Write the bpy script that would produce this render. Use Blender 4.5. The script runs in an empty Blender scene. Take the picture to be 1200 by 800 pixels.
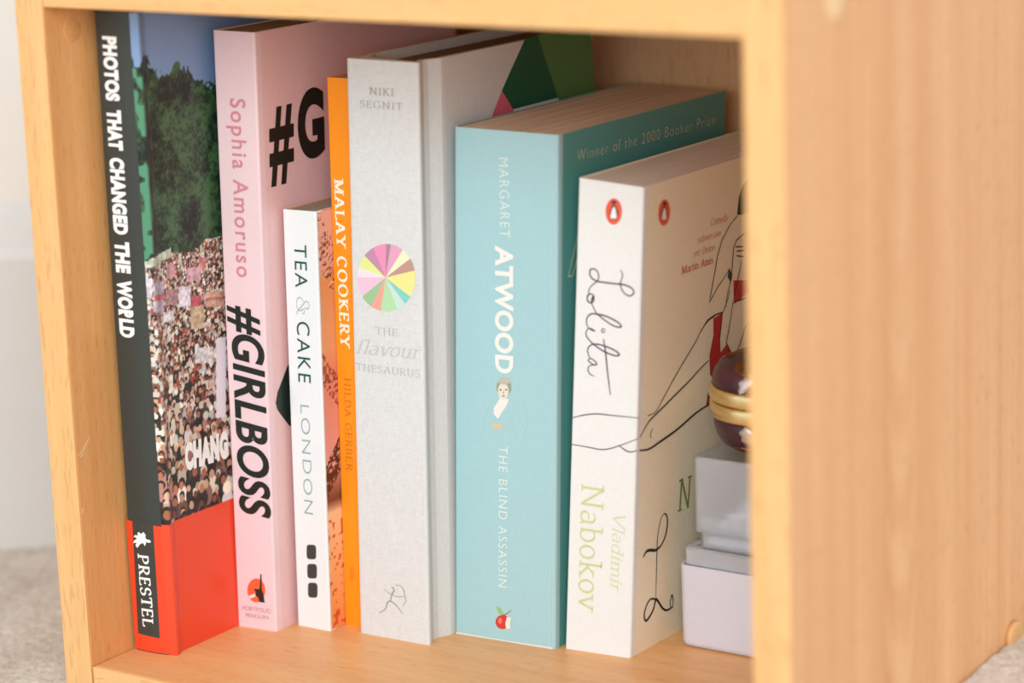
import bpy, bmesh, math, random
import numpy as np
from mathutils import Vector, Matrix

random.seed(7)
rng = np.random.default_rng(11)
MM = 0.001
scene = bpy.context.scene
COL = scene.collection

# ------------------------------------------------------------------ camera
cam_data = bpy.data.cameras.new('camera')
cam = bpy.data.objects.new('camera', cam_data)
COL.objects.link(cam)
scene.camera = cam
CAM_POS = Vector((0.71871, -0.73804, 0.36224))
YAW, PITCH, ROLL = 0.60644, 0.22935, -0.035736
FOCAL_PX = 3191.0
fwd = Vector((-math.sin(YAW) * math.cos(PITCH), math.cos(YAW) * math.cos(PITCH), -math.sin(PITCH)))
rgt = Vector((math.cos(YAW), math.sin(YAW), 0))
up = rgt.cross(fwd)
r2 = rgt * math.cos(ROLL) + up * math.sin(ROLL)
u2 = -rgt * math.sin(ROLL) + up * math.cos(ROLL)
cam.matrix_world = Matrix(((r2.x, u2.x, -fwd.x, CAM_POS.x), (r2.y, u2.y, -fwd.y, CAM_POS.y),
                           (r2.z, u2.z, -fwd.z, CAM_POS.z), (0, 0, 0, 1)))
cam_data.sensor_width = 36.0
cam_data.lens = FOCAL_PX / 1200 * 36.0
cam_data.clip_start = 0.02
cam_data.dof.use_dof = True
cam_data.dof.focus_distance = 1.075
cam_data.dof.aperture_fstop = 4.6

# ------------------------------------------------------------------ world, lights, exposure
world = bpy.data.worlds.new('room_light')
scene.world = world
world.use_nodes = True
bg = world.node_tree.nodes['Background']
bg.inputs[0].default_value = (0.90, 0.95, 1.0, 1)
bg.inputs[1].default_value = 0.95


def area(name, loc, target, sx, sy, power, colour):
    l = bpy.data.lights.new(name, 'AREA')
    l.shape = 'RECTANGLE'; l.size = sx; l.size_y = sy; l.energy = power; l.color = colour
    o = bpy.data.objects.new(name, l); COL.objects.link(o)
    o.location = loc
    o.rotation_euler = (Vector(target) - Vector(loc)).to_track_quat('-Z', 'Y').to_euler()
    return o


area('window_daylight', (1.08, -1.72, 0.95), (0.17, 0.1, 0.12), 1.5, 1.3, 33, (0.93, 0.97, 1.0))

scene.view_settings.view_transform = 'Standard'
scene.view_settings.look = 'None'
scene.view_settings.gamma = 1
scene.view_settings.use_curve_mapping = False
scene.view_settings.exposure = 0.07


# ------------------------------------------------------------------ materials
def lin(c):
    return tuple(((v / 255) / 12.92 if v / 255 <= 0.04045 else ((v / 255 + 0.055) / 1.055) ** 2.4) for v in c)


def new_mat(name):
    m = bpy.data.materials.new(name); m.use_nodes = True
    nt = m.node_tree
    return m, nt, nt.nodes['Principled BSDF']


def nd(nt, kind, **kw):
    n = nt.nodes.new(kind)
    for k, v in kw.items():
        setattr(n, k, v)
    return n


def math_node(nt, op, a, b=None, clamp=False):
    n = nd(nt, 'ShaderNodeMath', operation=op, use_clamp=clamp)
    for i, v in enumerate((a, b)):
        if v is None: continue
        if isinstance(v, (int, float)): n.inputs[i].default_value = v
        else: nt.links.new(v, n.inputs[i])
    return n.outputs[0]


def mapped_noise(nt, scale, noise_scale=1.0, detail=3, coords='Object', rough=0.5):
    tc = nd(nt, 'ShaderNodeTexCoord'); mp = nd(nt, 'ShaderNodeMapping')
    mp.inputs['Scale'].default_value = scale
    nt.links.new(tc.outputs[coords], mp.inputs['Vector'])
    n = nd(nt, 'ShaderNodeTexNoise'); n.inputs['Scale'].default_value = noise_scale
    n.inputs['Detail'].default_value = detail; n.inputs['Roughness'].default_value = rough
    nt.links.new(mp.outputs[0], n.inputs['Vector'])
    return n.outputs[0]


def paper(name, colour, rough=0.5, variation=0.04, grain=(900, 900, 900), bump=0.05, spec=0.4, coat=0.0):
    m, nt, b = new_mat(name)
    n = mapped_noise(nt, grain)
    r = nd(nt, 'ShaderNodeValToRGB')
    c = lin(colour)
    r.color_ramp.elements[0].position = 0.3; r.color_ramp.elements[1].position = 0.7
    r.color_ramp.elements[0].color = (*[v * (1 - variation) for v in c], 1)
    r.color_ramp.elements[1].color = (*[min(1, v * (1 + variation)) for v in c], 1)
    nt.links.new(n, r.inputs[0]); nt.links.new(r.outputs[0], b.inputs['Base Color'])
    bp = nd(nt, 'ShaderNodeBump'); bp.inputs['Strength'].default_value = bump; bp.inputs['Distance'].default_value = 0.0003
    nt.links.new(n, bp.inputs['Height']); nt.links.new(bp.outputs[0], b.inputs['Normal'])
    b.inputs['Roughness'].default_value = rough
    b.inputs['Specular IOR Level'].default_value = spec
    b.inputs['Coat Weight'].default_value = coat
    b.inputs['Coat Roughness'].default_value = 0.25
    return m


_inks = {}


def ink(colour, rough=0.45):
    key = (tuple(colour), rough)
    if key not in _inks:
        _inks[key] = paper('ink_%02x%02x%02x' % tuple(colour), colour, rough, 0.03, (1500, 1500, 1500), 0.0)
    return _inks[key]


def photo_mat(name, rough=0.4):
    m, nt, b = new_mat(name)
    a = nd(nt, 'ShaderNodeVertexColor', layer_name='Col')
    nt.links.new(a.outputs[0], b.inputs['Base Color'])
    b.inputs['Roughness'].default_value = rough
    return m


def wood(name, axis, light=(240, 192, 133), dark=(214, 154, 92), arches=False, rough=0.42):
    """beech laminate, the grain runs along the given axis (0 x, 1 y, 2 z)"""
    m, nt, b = new_mat(name)
    L = nt.links.new

    def sc(across, along):
        s = [across] * 3; s[axis] = along; return s
    broad = mapped_noise(nt, sc(55, 1.6), detail=2)
    mid = mapped_noise(nt, sc(260, 7), detail=3)
    fine = mapped_noise(nt, sc(1500, 90), detail=2)
    v = math_node(nt, 'MULTIPLY', broad, 0.5)
    v = math_node(nt, 'ADD', v, math_node(nt, 'MULTIPLY', mid, 0.3))
    v = math_node(nt, 'ADD', v, math_node(nt, 'MULTIPLY', fine, 0.2))
    if arches:
        tc = nd(nt, 'ShaderNodeTexCoord'); sp = nd(nt, 'ShaderNodeSeparateXYZ')
        L(tc.outputs['Object'], sp.inputs[0])
        dy = math_node(nt, 'SUBTRACT', sp.outputs[1], 0.079)
        dy2 = math_node(nt, 'MULTIPLY', dy, dy)
        wob = mapped_noise(nt, (30, 60, 9), detail=2)
        ph = math_node(nt, 'SUBTRACT', sp.outputs[2], math_node(nt, 'MULTIPLY', dy2, 190.0))
        ph = math_node(nt, 'ADD', ph, math_node(nt, 'MULTIPLY', wob, 0.035))
        wv = math_node(nt, 'SINE', math_node(nt, 'MULTIPLY', ph, 165.0))
        mask = math_node(nt, 'EXPONENT', math_node(nt, 'MULTIPLY', dy2, -4500.0))
        low = math_node(nt, 'SUBTRACT', 1.35, math_node(nt, 'MULTIPLY', sp.outputs[2], 5.5), clamp=True)
        wv = math_node(nt, 'MULTIPLY', math_node(nt, 'MULTIPLY', wv, mask), low)
        v = math_node(nt, 'ADD', v, math_node(nt, 'MULTIPLY', wv, 0.09))
    r = nd(nt, 'ShaderNodeValToRGB')
    r.color_ramp.elements[0].position = 0.33; r.color_ramp.elements[1].position = 0.66
    r.color_ramp.elements[0].color = (*lin(dark), 1)
    r.color_ramp.elements[1].color = (*lin(light), 1)
    L(v, r.inputs[0])
    # short dark pores of beech
    pore = mapped_noise(nt, sc(1100, 130), detail=0)
    pr = nd(nt, 'ShaderNodeValToRGB')
    pr.color_ramp.elements[0].position = 0.66; pr.color_ramp.elements[1].position = 0.74
    pr.color_ramp.elements[0].color = (0, 0, 0, 1); pr.color_ramp.elements[1].color = (1, 1, 1, 1)
    L(pore, pr.inputs[0])
    mx = nd(nt, 'ShaderNodeMixRGB', blend_type='MIX')
    L(math_node(nt, 'MULTIPLY', pr.outputs[0], 0.28), mx.inputs[0]); L(r.outputs[0], mx.inputs[1])
    mx.inputs[2].default_value = (*lin((176, 112, 62)), 1)
    L(mx.outputs[0], b.inputs['Base Color'])
    b.inputs['Roughness'].default_value = rough
    b.inputs['Specular IOR Level'].default_value = 0.45
    bp = nd(nt, 'ShaderNodeBump'); bp.inputs['Strength'].default_value = 0.08; bp.inputs['Distance'].default_value = 0.0003
    L(fine, bp.inputs['Height']); L(bp.outputs[0], b.inputs['Normal'])
    return m


def pages_mat(name, colour):
    m, nt, b = new_mat(name)
    n = mapped_noise(nt, (3500, 12, 40), detail=2)
    r = nd(nt, 'ShaderNodeValToRGB')
    c = lin(colour)
    r.color_ramp.elements[0].position = 0.35; r.color_ramp.elements[1].position = 0.65
    r.color_ramp.elements[0].color = (*[v * 0.86 for v in c], 1)
    r.color_ramp.elements[1].color = (*[min(1, v * 1.06) for v in c], 1)
    nt.links.new(n, r.inputs[0]); nt.links.new(r.outputs[0], b.inputs['Base Color'])
    b.inputs['Roughness'].default_value = 0.9
    return m


# ------------------------------------------------------------------ object helpers
def tag(o, label=None, cat=None, group=None, kind=None):
    if label: o['label'] = label
    if cat: o['category'] = cat
    if group: o['group'] = group
    if kind: o['kind'] = kind
    return o


def empty(name, loc):
    o = bpy.data.objects.new(name, None); COL.objects.link(o)
    o.location = loc; o.empty_display_size = 0.02
    return o


def mesh_obj(name, verts, faces, material, parent=None, smooth=False, loc=None):
    me = bpy.data.meshes.new(name)
    me.from_pydata([tuple(v) for v in verts], [], faces)
    me.update()
    if smooth:
        me.polygons.foreach_set('use_smooth', [True] * len(me.polygons))
    if material is not None:
        for m in (material if isinstance(material, (list, tuple)) else [material]):
            me.materials.append(m)
    o = bpy.data.objects.new(name, me); COL.objects.link(o)
    if parent: o.parent = parent
    if loc: o.location = loc
    return o


def fix_normals(o):
    bm = bmesh.new(); bm.from_mesh(o.data)
    bmesh.ops.recalc_face_normals(bm, faces=bm.faces)
    bm.to_mesh(o.data); bm.free()


def box(name, lo, hi, material, parent=None, bevel=0.0006, segs=2):
    bm = bmesh.new()
    bmesh.ops.create_cube(bm, size=1)
    for v in bm.verts:
        v.co = Vector([lo[i] * MM + (v.co[i] + 0.5) * (hi[i] - lo[i]) * MM for i in range(3)])
    if bevel:
        bmesh.ops.bevel(bm, geom=list(bm.edges), offset=bevel, segments=segs, affect='EDGES', profile=0.5)
    me = bpy.data.meshes.new(name); bm.to_mesh(me); bm.free()
    me.materials.append(material)
    o = bpy.data.objects.new(name, me); COL.objects.link(o)
    if parent: o.parent = parent
    return o


def lathe(name, profile, material, parent=None, loc=(0, 0, 0), n=48, sx=1.0, sy=1.0):
    vs, fs = [], []
    for r, z in profile:
        for k in range(n):
            a = 2 * math.pi * k / n
            vs.append((r * math.cos(a) * sx * MM, r * math.sin(a) * sy * MM, z * MM))
    for i in range(len(profile) - 1):
        for k in range(n):
            k2 = (k + 1) % n
            fs.append((i * n + k, i * n + k2, (i + 1) * n + k2, (i + 1) * n + k))
    fs.append(tuple(range(n))[::-1]); fs.append(tuple((len(profile) - 1) * n + k for k in range(n)))
    o = mesh_obj(name, vs, fs, material, parent, True, loc)
    return o


# ------------------------------------------------------------------ DATA: book sizes and the print on them (millimetres on each face)
BOOKS = {'P': {'x': 1.48, 'y': 23.82, 'w': 20.48, 'k': 2.1, 'h': 255.33, 'tz': 0.21, 'sL': 1.52, 'sR': 1.15, 'd': 170.0, 'dip': 2.0, 'bulge': 1.2},
 'G': {'x': 20.0, 'y': 65.64, 'w': 18.7, 'k': 1.83, 'h': 243.84, 'tz': 0.49, 'sL': 5.37, 'sR': 6.02, 'd': 135.0, 'dip': 0.0, 'bulge': 0.0},
 'T': {'x': 41.09, 'y': 78.31, 'w': 16.67, 'k': 0.14, 'h': 172.66, 'tz': -0.19, 'sL': 3.88, 'sR': 3.76, 'd': 150.0, 'dip': 0.0, 'bulge': 0.0},
 'F': {'x': 69.46, 'y': 83.05, 'w': 33.77, 'k': 1.02, 'h': 232.95, 'tz': 0.48, 'sL': 7.17, 'sR': 6.67, 'd': 122.01, 'dip': 0.0, 'bulge': 0.0},
 'A': {'x': 103.91, 'y': 100.66, 'w': 45.95, 'k': 3.25, 'h': 206.04, 'tz': 1.11, 'sL': 9.53, 'sR': 9.16, 'd': 129.0, 'dip': 0.0, 'bulge': 0.0},
 'L': {'x': 152.59, 'y': 107.1, 'w': 28.54, 'k': 2.78, 'h': 188.75, 'tz': 2.33, 'sL': 12.93, 'sR': 11.31, 'd': 129.0, 'dip': 0.0, 'bulge': 0.0},
 'M': {'x': 58.1, 'y': 88.0, 'w': 10.6, 'k': 0.0, 'h': 224.3, 'tz': 0.0, 'sL': 4.6, 'sR': 4.6, 'd': 140.0, 'dip': 0.0, 'bulge': 0.0}}
ART = [
('T', 'P', 's', 'PHOTOS', (4.06, 245.87), (3.88, 221.3), 7.02, 'sans', 0.062, 0, (250, 250, 248), 'title_lettering', None),
('T', 'P', 's', 'THAT', (3.85, 217.86), (3.73, 202.39), 7.19, 'sans', 0.062, 0, (250, 250, 248), 'title_lettering', None),
('T', 'P', 's', 'CHANGED', (3.71, 199.42), (3.49, 169.6), 7.3, 'sans', 0.062, 0, (250, 250, 248), 'title_lettering', None),
('T', 'P', 's', 'THE', (3.47, 166.78), (3.38, 154.47), 7.48, 'sans', 0.062, 0, (250, 250, 248), 'title_lettering', None),
('T', 'P', 's', 'WORLD', (3.36, 151.64), (3.19, 128.89), 7.55, 'sans', 0.062, 0, (250, 250, 248), 'title_lettering', None),
('P', 'P', 's', [(-0.57, 54.12), (17.83, 53.29), (20.16, 0.34), (0.3, 0.42)], (236, 74, 40), 'red_band', 1, None),
('P', 'P', 's', [(3.29, 55.49), (13.7, 54.7), (13.42, 6.69), (2.5, 7.13)], (62, 66, 62), 'publisher_panel', 2, None),
('T', 'P', 's', 'PRESTEL', (5.13, 40.96), (5.75, 10.59), 5.2, 'serif', 0.17, 0, (250, 250, 248), 'publisher_lettering', None),
('P', 'P', 's', [(9.02, 50.37), (7.74, 49.34), (6.73, 50.06), (5.85, 49.54), (6.1, 48.45), (4.75, 48.58), (3.63, 47.74), (5.49, 47.24), (3.83, 46.05), (3.11, 44.87), (5.17, 45.47), (4.38, 44.22), (5.33, 43.24), (6.81, 44.92), (8.27, 45.78), (9.37, 44.6), (10.12, 46.34), (11.41, 46.16), (12.41, 46.6), (11.87, 47.4), (10.74, 47.41), (9.78, 47.95), (10.03, 49.3)], (250, 250, 248), 'rider_emblem', 8, None),
('T', 'P', 'c', 'CHANG', (14.94, 72.42), (41.73, 71.45), 11.33, 'sans', 0.085, 0, (250, 250, 248), 'cover_lettering', None),
('T', 'G', 's', 'Sophia Amoruso', (6.77, 217.68), (6.55, 146.67), 6.77, 'sans', 0.012, 0, (218, 140, 150), 'author_lettering', None),
('T', 'G', 's', '#GIRLBOSS', (2.88, 134.91), (3.35, 47.86), 14.86, 'sans', 0.026, 0.24, (32, 40, 34), 'title_lettering', None),
('T', 'G', 'c', '#', (6.71, 185.59), (23.91, 185.74), 30.41, 'sans', 0.03, 0.12, (32, 34, 30), 'cover_lettering', None),
('T', 'G', 'c', 'G', (26.28, 189.83), (43.24, 189.95), 27.75, 'sans', 0.05, 0.05, (32, 34, 30), 'cover_lettering', None),
('P', 'G', 'c', [(14.38, 108.81), (10.51, 103.95), (6.67, 99.28), (5.23, 95.17), (6.23, 92.13), (9.35, 88.62), (14.08, 83.68), (21.7, 82.69), (23.23, 111.58)], (35, 48, 42), 'cover_silhouette', 1, None),
('P', 'G', 's', [(14.07, 17.12), (13.95, 16.1), (13.66, 15.11), (13.22, 14.16), (12.64, 13.31), (11.95, 12.58), (11.18, 12.01), (10.34, 11.6), (9.49, 11.39), (8.64, 11.37), (7.83, 11.56), (7.1, 11.93), (6.46, 12.49), (5.95, 13.19), (5.59, 14.03), (5.39, 14.97), (5.35, 15.96), (5.48, 16.98), (5.77, 17.98), (6.22, 18.92), (6.8, 19.77), (7.49, 20.49), (8.27, 21.07), (9.1, 21.47), (9.95, 21.68), (10.8, 21.69), (11.6, 21.5), (12.33, 21.13), (12.96, 20.58), (13.47, 19.87), (13.83, 19.04), (14.03, 18.11)], (240, 105, 60), 'emblem_disc', 1, None),
('P', 'G', 's', [(11.99, 23.94), (11.61, 19.16), (11.2, 17.28), (8.51, 17.11), (9.47, 15.59), (9.0, 14.43), (10.62, 13.55), (10.95, 11.77), (13.63, 11.76), (13.17, 15.35), (12.44, 17.45), (12.63, 23.66)], (40, 42, 36), 'emblem_figure', 2, None),
('P', 'G', 's', [(5.86, 13.65), (9.04, 15.17), (9.4, 13.94), (6.65, 12.66)], (240, 225, 220), 'emblem_book', 3, None),
('T', 'G', 's', 'PORTFOLIO', (2.85, 7.2), (16.54, 7.58), 1.85, 'sans', 0, 0, (188, 150, 158), 'publisher_lettering', None),
('T', 'G', 's', 'PENGUIN', (4.18, 4.44), (15.19, 4.84), 1.66, 'sans', 0, 0, (188, 150, 158), 'publisher_lettering', None),
('T', 'T', 's', 'TEA', (5.42, 159.0), (5.33, 141.81), 6.0, 'sans', -0.004, 0, (30, 84, 72), 'title_lettering', None),
('T', 'T', 's', '&', (5.41, 137.84), (5.51, 130.58), 6.63, 'serif', 0.05, 0, (168, 185, 182), 'ampersand', None),
('T', 'T', 's', 'CAKE', (5.3, 127.96), (5.05, 103.15), 6.26, 'sans', -0.004, 0, (30, 84, 72), 'title_lettering', None),
('T', 'T', 's', 'LONDON', (5.67, 93.72), (5.75, 48.53), 4.3, 'sans', -0.018, 0, (140, 168, 165), 'title_lettering', None),
('P', 'T', 's', [(10.91, 32.66), (10.82, 31.18), (10.74, 30.66), (10.61, 30.29), (10.44, 30.02), (10.22, 29.82), (9.92, 29.67), (9.51, 29.57), (8.33, 29.41), (7.15, 29.3), (6.74, 29.36), (6.45, 29.49), (6.24, 29.69), (6.1, 29.97), (6.0, 30.34), (5.96, 30.86), (6.01, 32.35), (6.09, 33.83), (6.18, 34.36), (6.31, 34.72), (6.48, 34.99), (6.7, 35.19), (7.0, 35.33), (7.42, 35.44), (8.59, 35.59), (9.77, 35.7), (10.18, 35.64), (10.46, 35.51), (10.67, 35.31), (10.82, 35.03), (10.91, 34.66), (10.95, 34.14)], (58, 62, 60), 'square_mark', 1, None),
('P', 'T', 's', [(10.95, 24.53), (10.87, 23.04), (10.78, 22.52), (10.66, 22.15), (10.48, 21.88), (10.26, 21.68), (9.96, 21.53), (9.54, 21.42), (8.35, 21.25), (7.16, 21.14), (6.74, 21.2), (6.45, 21.33), (6.24, 21.53), (6.09, 21.8), (6.0, 22.17), (5.96, 22.7), (6.0, 24.19), (6.09, 25.68), (6.17, 26.21), (6.3, 26.57), (6.47, 26.84), (6.7, 27.04), (7.0, 27.19), (7.42, 27.3), (8.61, 27.46), (9.8, 27.57), (10.22, 27.51), (10.5, 27.38), (10.71, 27.18), (10.86, 26.91), (10.95, 26.54), (11.0, 26.01)], (58, 62, 60), 'square_mark', 1, None),
('P', 'T', 's', [(10.91, 16.45), (10.83, 14.91), (10.74, 14.37), (10.61, 13.99), (10.44, 13.71), (10.22, 13.5), (9.92, 13.35), (9.5, 13.24), (8.32, 13.06), (7.14, 12.94), (6.72, 13.0), (6.44, 13.13), (6.23, 13.34), (6.08, 13.62), (5.99, 14.01), (5.95, 14.55), (6.0, 16.09), (6.08, 17.63), (6.17, 18.17), (6.3, 18.55), (6.47, 18.83), (6.7, 19.04), (6.99, 19.2), (7.41, 19.31), (8.6, 19.47), (9.77, 19.59), (10.19, 19.53), (10.47, 19.4), (10.68, 19.19), (10.82, 18.91), (10.92, 18.53), (10.96, 17.98)], (58, 62, 60), 'square_mark', 1, None),
('T', 'M', 's', 'MALAY COOKERY', (2.19, 184.77), (2.72, 116.45), 4.43, 'serif', 0.2, 0.0, (255, 240, 214), 'title_lettering', None),
('T', 'M', 's', 'HILDA GERBER', (3.81, 104.33), (3.35, 65.76), 3.0, 'serif', 0.075, 0, (196, 104, 30), 'author_lettering', None),
('P', 'M', 's', [(5.73, 22.7), (5.68, 22.06), (5.57, 21.43), (5.42, 20.84), (5.23, 20.31), (5.0, 19.87), (4.74, 19.53), (4.47, 19.3), (4.2, 19.2), (3.92, 19.22), (3.67, 19.36), (3.44, 19.63), (3.24, 20.0), (3.09, 20.48), (2.98, 21.03), (2.93, 21.63), (2.92, 22.27), (2.98, 22.92), (3.08, 23.55), (3.23, 24.14), (3.43, 24.66), (3.66, 25.1), (3.91, 25.44), (4.18, 25.67), (4.46, 25.78), (4.73, 25.75), (4.99, 25.61), (5.22, 25.34), (5.41, 24.97), (5.57, 24.49), (5.67, 23.95), (5.73, 23.34)], (240, 130, 25), 'publisher_mark', 1, None),
('T', 'F', 's', 'NIKI', (10.64, 219.54), (22.28, 219.57), 2.8, 'serif', 0.11, 0, (166, 166, 162), 'author_lettering', None),
('T', 'F', 's', 'SEGNIT', (6.31, 214.47), (26.31, 214.48), 2.67, 'serif', 0.09, 0, (166, 166, 162), 'author_lettering', None),
('T', 'F', 's', 'THE', (11.0, 125.2), (21.85, 125.52), 2.92, 'serif', 0.09, 0, (190, 190, 186), 'title_lettering', None),
('T', 'F', 's', 'flavour', (1.25, 116.6), (32.78, 117.37), 5.88, 'serif', 0.07, 0.28, (198, 198, 192), 'title_lettering', None),
('T', 'F', 's', 'THESAURUS', (1.25, 109.66), (32.01, 110.1), 2.86, 'serif', 0.09, 0, (190, 190, 186), 'title_lettering', None),
('P', 'F', 's', [(16.53, 148.42), (17.11, 161.72), (17.44, 161.75), (17.76, 161.77), (18.08, 161.78), (18.41, 161.79), (18.73, 161.79), (19.05, 161.78), (19.37, 161.76)], (170, 134, 143), 'wheel_segment', 1, None),
('P', 'F', 's', [(16.53, 148.42), (19.37, 161.76), (20.24, 161.68), (21.09, 161.54), (21.93, 161.35), (22.74, 161.11), (23.53, 160.81), (24.29, 160.47), (25.02, 160.07)], (225, 164, 193), 'wheel_segment', 1, None),
('P', 'F', 's', [(16.53, 148.42), (25.02, 160.07), (25.58, 159.72), (26.13, 159.34), (26.64, 158.92), (27.13, 158.48), (27.6, 158.01), (28.03, 157.52), (28.44, 157.0)], (239, 238, 196), 'wheel_segment', 1, None),
('P', 'F', 's', [(16.53, 148.42), (28.44, 157.0), (28.84, 156.42), (29.21, 155.81), (29.54, 155.18), (29.83, 154.53), (30.07, 153.85), (30.28, 153.16), (30.45, 152.46)], (191, 150, 140), 'wheel_segment', 1, None),
('P', 'F', 's', [(16.53, 148.42), (30.45, 152.46), (30.66, 150.96), (30.69, 149.43), (30.54, 147.88), (30.21, 146.34), (29.7, 144.82), (29.02, 143.35), (28.18, 141.94)], (238, 230, 146), 'wheel_segment', 1, None),
('P', 'F', 's', [(16.53, 148.42), (28.18, 141.94), (27.85, 141.47), (27.5, 141.01), (27.13, 140.56), (26.75, 140.12), (26.35, 139.69), (25.94, 139.28), (25.51, 138.89)], (130, 208, 196), 'wheel_segment', 1, None),
('P', 'F', 's', [(16.53, 148.42), (25.51, 138.89), (25.02, 138.47), (24.51, 138.07), (23.99, 137.69), (23.46, 137.33), (22.91, 136.99), (22.35, 136.68), (21.78, 136.39)], (198, 226, 212), 'wheel_segment', 1, None),
('P', 'F', 's', [(16.53, 148.42), (21.78, 136.39), (20.69, 135.91), (19.58, 135.52), (18.46, 135.21), (17.31, 135.0), (16.17, 134.87), (15.03, 134.84), (13.9, 134.89)], (178, 220, 172), 'wheel_segment', 1, None),
('P', 'F', 's', [(16.53, 148.42), (13.9, 134.89), (13.2, 134.98), (12.51, 135.1), (11.83, 135.25), (11.16, 135.44), (10.51, 135.67), (9.87, 135.93), (9.26, 136.22)], (241, 164, 148), 'wheel_segment', 1, None),
('P', 'F', 's', [(16.53, 148.42), (9.26, 136.22), (8.56, 136.61), (7.89, 137.04), (7.26, 137.51), (6.67, 138.02), (6.11, 138.58), (5.59, 139.16), (5.11, 139.79)], (154, 196, 148), 'wheel_segment', 1, None),
('P', 'F', 's', [(16.53, 148.42), (5.11, 139.79), (4.51, 140.73), (3.99, 141.73), (3.58, 142.78), (3.27, 143.87), (3.06, 145.0), (2.96, 146.15), (2.96, 147.32)], (242, 194, 215), 'wheel_segment', 1, None),
('P', 'F', 's', [(16.53, 148.42), (2.96, 147.32), (3.0, 147.9), (3.07, 148.47), (3.16, 149.05), (3.27, 149.62), (3.41, 150.19), (3.58, 150.76), (3.76, 151.32)], (242, 222, 230), 'wheel_segment', 1, None),
('P', 'F', 's', [(16.53, 148.42), (3.76, 151.32), (4.06, 152.07), (4.39, 152.81), (4.77, 153.53), (5.18, 154.24), (5.63, 154.92), (6.12, 155.59), (6.65, 156.23)], (225, 234, 146), 'wheel_segment', 1, None),
('P', 'F', 's', [(16.53, 148.42), (6.65, 156.23), (7.19, 156.82), (7.76, 157.38), (8.36, 157.92), (8.98, 158.43), (9.63, 158.91), (10.29, 159.35), (10.98, 159.76)], (194, 140, 170), 'wheel_segment', 1, None),
('P', 'F', 's', [(16.53, 148.42), (10.98, 159.76), (11.81, 160.2), (12.67, 160.59), (13.53, 160.92), (14.42, 161.21), (15.31, 161.43), (16.21, 161.6), (17.11, 161.72)], (238, 146, 185), 'wheel_segment', 1, None),
('S', 'F', 's', [(9.76, 9.9), (12.95, 12.21), (13.86, 14.87), (15.34, 15.82), (18.02, 14.61), (21.05, 11.66)], 0.5, (150, 156, 150), 'emblem_archer', 1, None),
('S', 'F', 's', [(15.33, 15.46), (16.25, 18.84), (17.34, 20.8), (16.13, 22.06)], 0.6, (150, 156, 150), 'emblem_archer', 1, None),
('S', 'F', 's', [(12.33, 20.4), (14.8, 19.16), (16.46, 18.69), (19.35, 18.23), (22.27, 19.04)], 0.28, (150, 156, 150), 'emblem_archer', 1, None),
('S', 'F', 's', [(18.23, 23.09), (20.71, 22.93), (22.12, 21.17), (22.48, 19.07), (23.05, 17.0), (21.34, 14.76)], 0.35, (150, 156, 150), 'emblem_archer', 1, None),
('P', 'F', 'c', [(72.46, 233.36), (81.63, 233.98), (96.82, 206.73), (63.5, 206.5), (55.9, 215.05)], (16, 92, 64), 'wheel_segment', 1, None),
('P', 'F', 'c', [(81.63, 233.98), (120.81, 232.56), (124.53, 204.38), (96.8, 205.33)], (84, 134, 78), 'wheel_segment', 2, None),
('P', 'F', 'c', [(55.9, 215.05), (63.5, 206.5), (66.97, 198.44), (43.14, 198.53)], (222, 104, 130), 'wheel_segment', 2, None),
('T', 'A', 's', 'MARGARET', (20.29, 195.56), (21.11, 164.71), 4.15, 'sans', -0.01, 0, (232, 238, 232), 'author_lettering', None),
('T', 'A', 's', 'ATWOOD', (18.64, 161.31), (18.76, 110.71), 8.17, 'sans', 0.04, 0, (236, 236, 228), 'author_lettering', None),
('T', 'A', 's', 'THE BLIND ASSASSIN', (20.59, 81.14), (20.38, 22.81), 3.9, 'sans', -0.001, 0, (226, 234, 226), 'title_lettering', None),
('T', 'A', 'c', 'Winner of the 2000 Booker Prize', (16.09, 194.03), (120.05, 193.19), 4.09, 'sans', -0.02, 0, (235, 224, 196), 'cover_lettering', None),
('S', 'A', 'c', [(9.0, 149.93), (16.96, 165.48)], 0.9, (210, 210, 176), 'cover_lettering', 0, None),
('S', 'A', 'c', [(12.58, 149.69), (19.22, 159.76)], 0.9, (210, 210, 176), 'cover_lettering', 0, None),
('S', 'A', 'c', [(9.0, 149.93), (12.58, 149.69)], 0.9, (210, 210, 176), 'cover_lettering', 0, None),
('P', 'A', 's', [(25.99, 105.38), (25.93, 104.67), (25.74, 103.97), (25.43, 103.32), (25.01, 102.72), (24.5, 102.22), (23.92, 101.82), (23.29, 101.54), (22.64, 101.4), (21.98, 101.39), (21.35, 101.53), (20.76, 101.8), (20.25, 102.2), (19.83, 102.7), (19.52, 103.29), (19.32, 103.95), (19.26, 104.65), (19.32, 105.36), (19.51, 106.06), (19.82, 106.72), (20.24, 107.31), (20.75, 107.82), (21.33, 108.21), (21.96, 108.49), (22.62, 108.63), (23.28, 108.63), (23.91, 108.49), (24.49, 108.22), (25.0, 107.83), (25.42, 107.33), (25.73, 106.74), (25.92, 106.08)], (158, 158, 138), 'portrait_hair', 1, None),
('P', 'A', 's', [(24.79, 103.75), (24.75, 103.09), (24.61, 102.44), (24.39, 101.84), (24.1, 101.29), (23.73, 100.84), (23.32, 100.48), (22.87, 100.24), (22.4, 100.12), (21.93, 100.13), (21.48, 100.27), (21.06, 100.54), (20.69, 100.92), (20.39, 101.39), (20.17, 101.95), (20.03, 102.57), (19.98, 103.22), (20.03, 103.88), (20.17, 104.52), (20.39, 105.13), (20.69, 105.67), (21.05, 106.13), (21.46, 106.48), (21.92, 106.72), (22.38, 106.84), (22.85, 106.83), (23.3, 106.68), (23.72, 106.42), (24.08, 106.04), (24.38, 105.57), (24.61, 105.01), (24.75, 104.4)], (226, 220, 204), 'portrait_face', 2, None),
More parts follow.
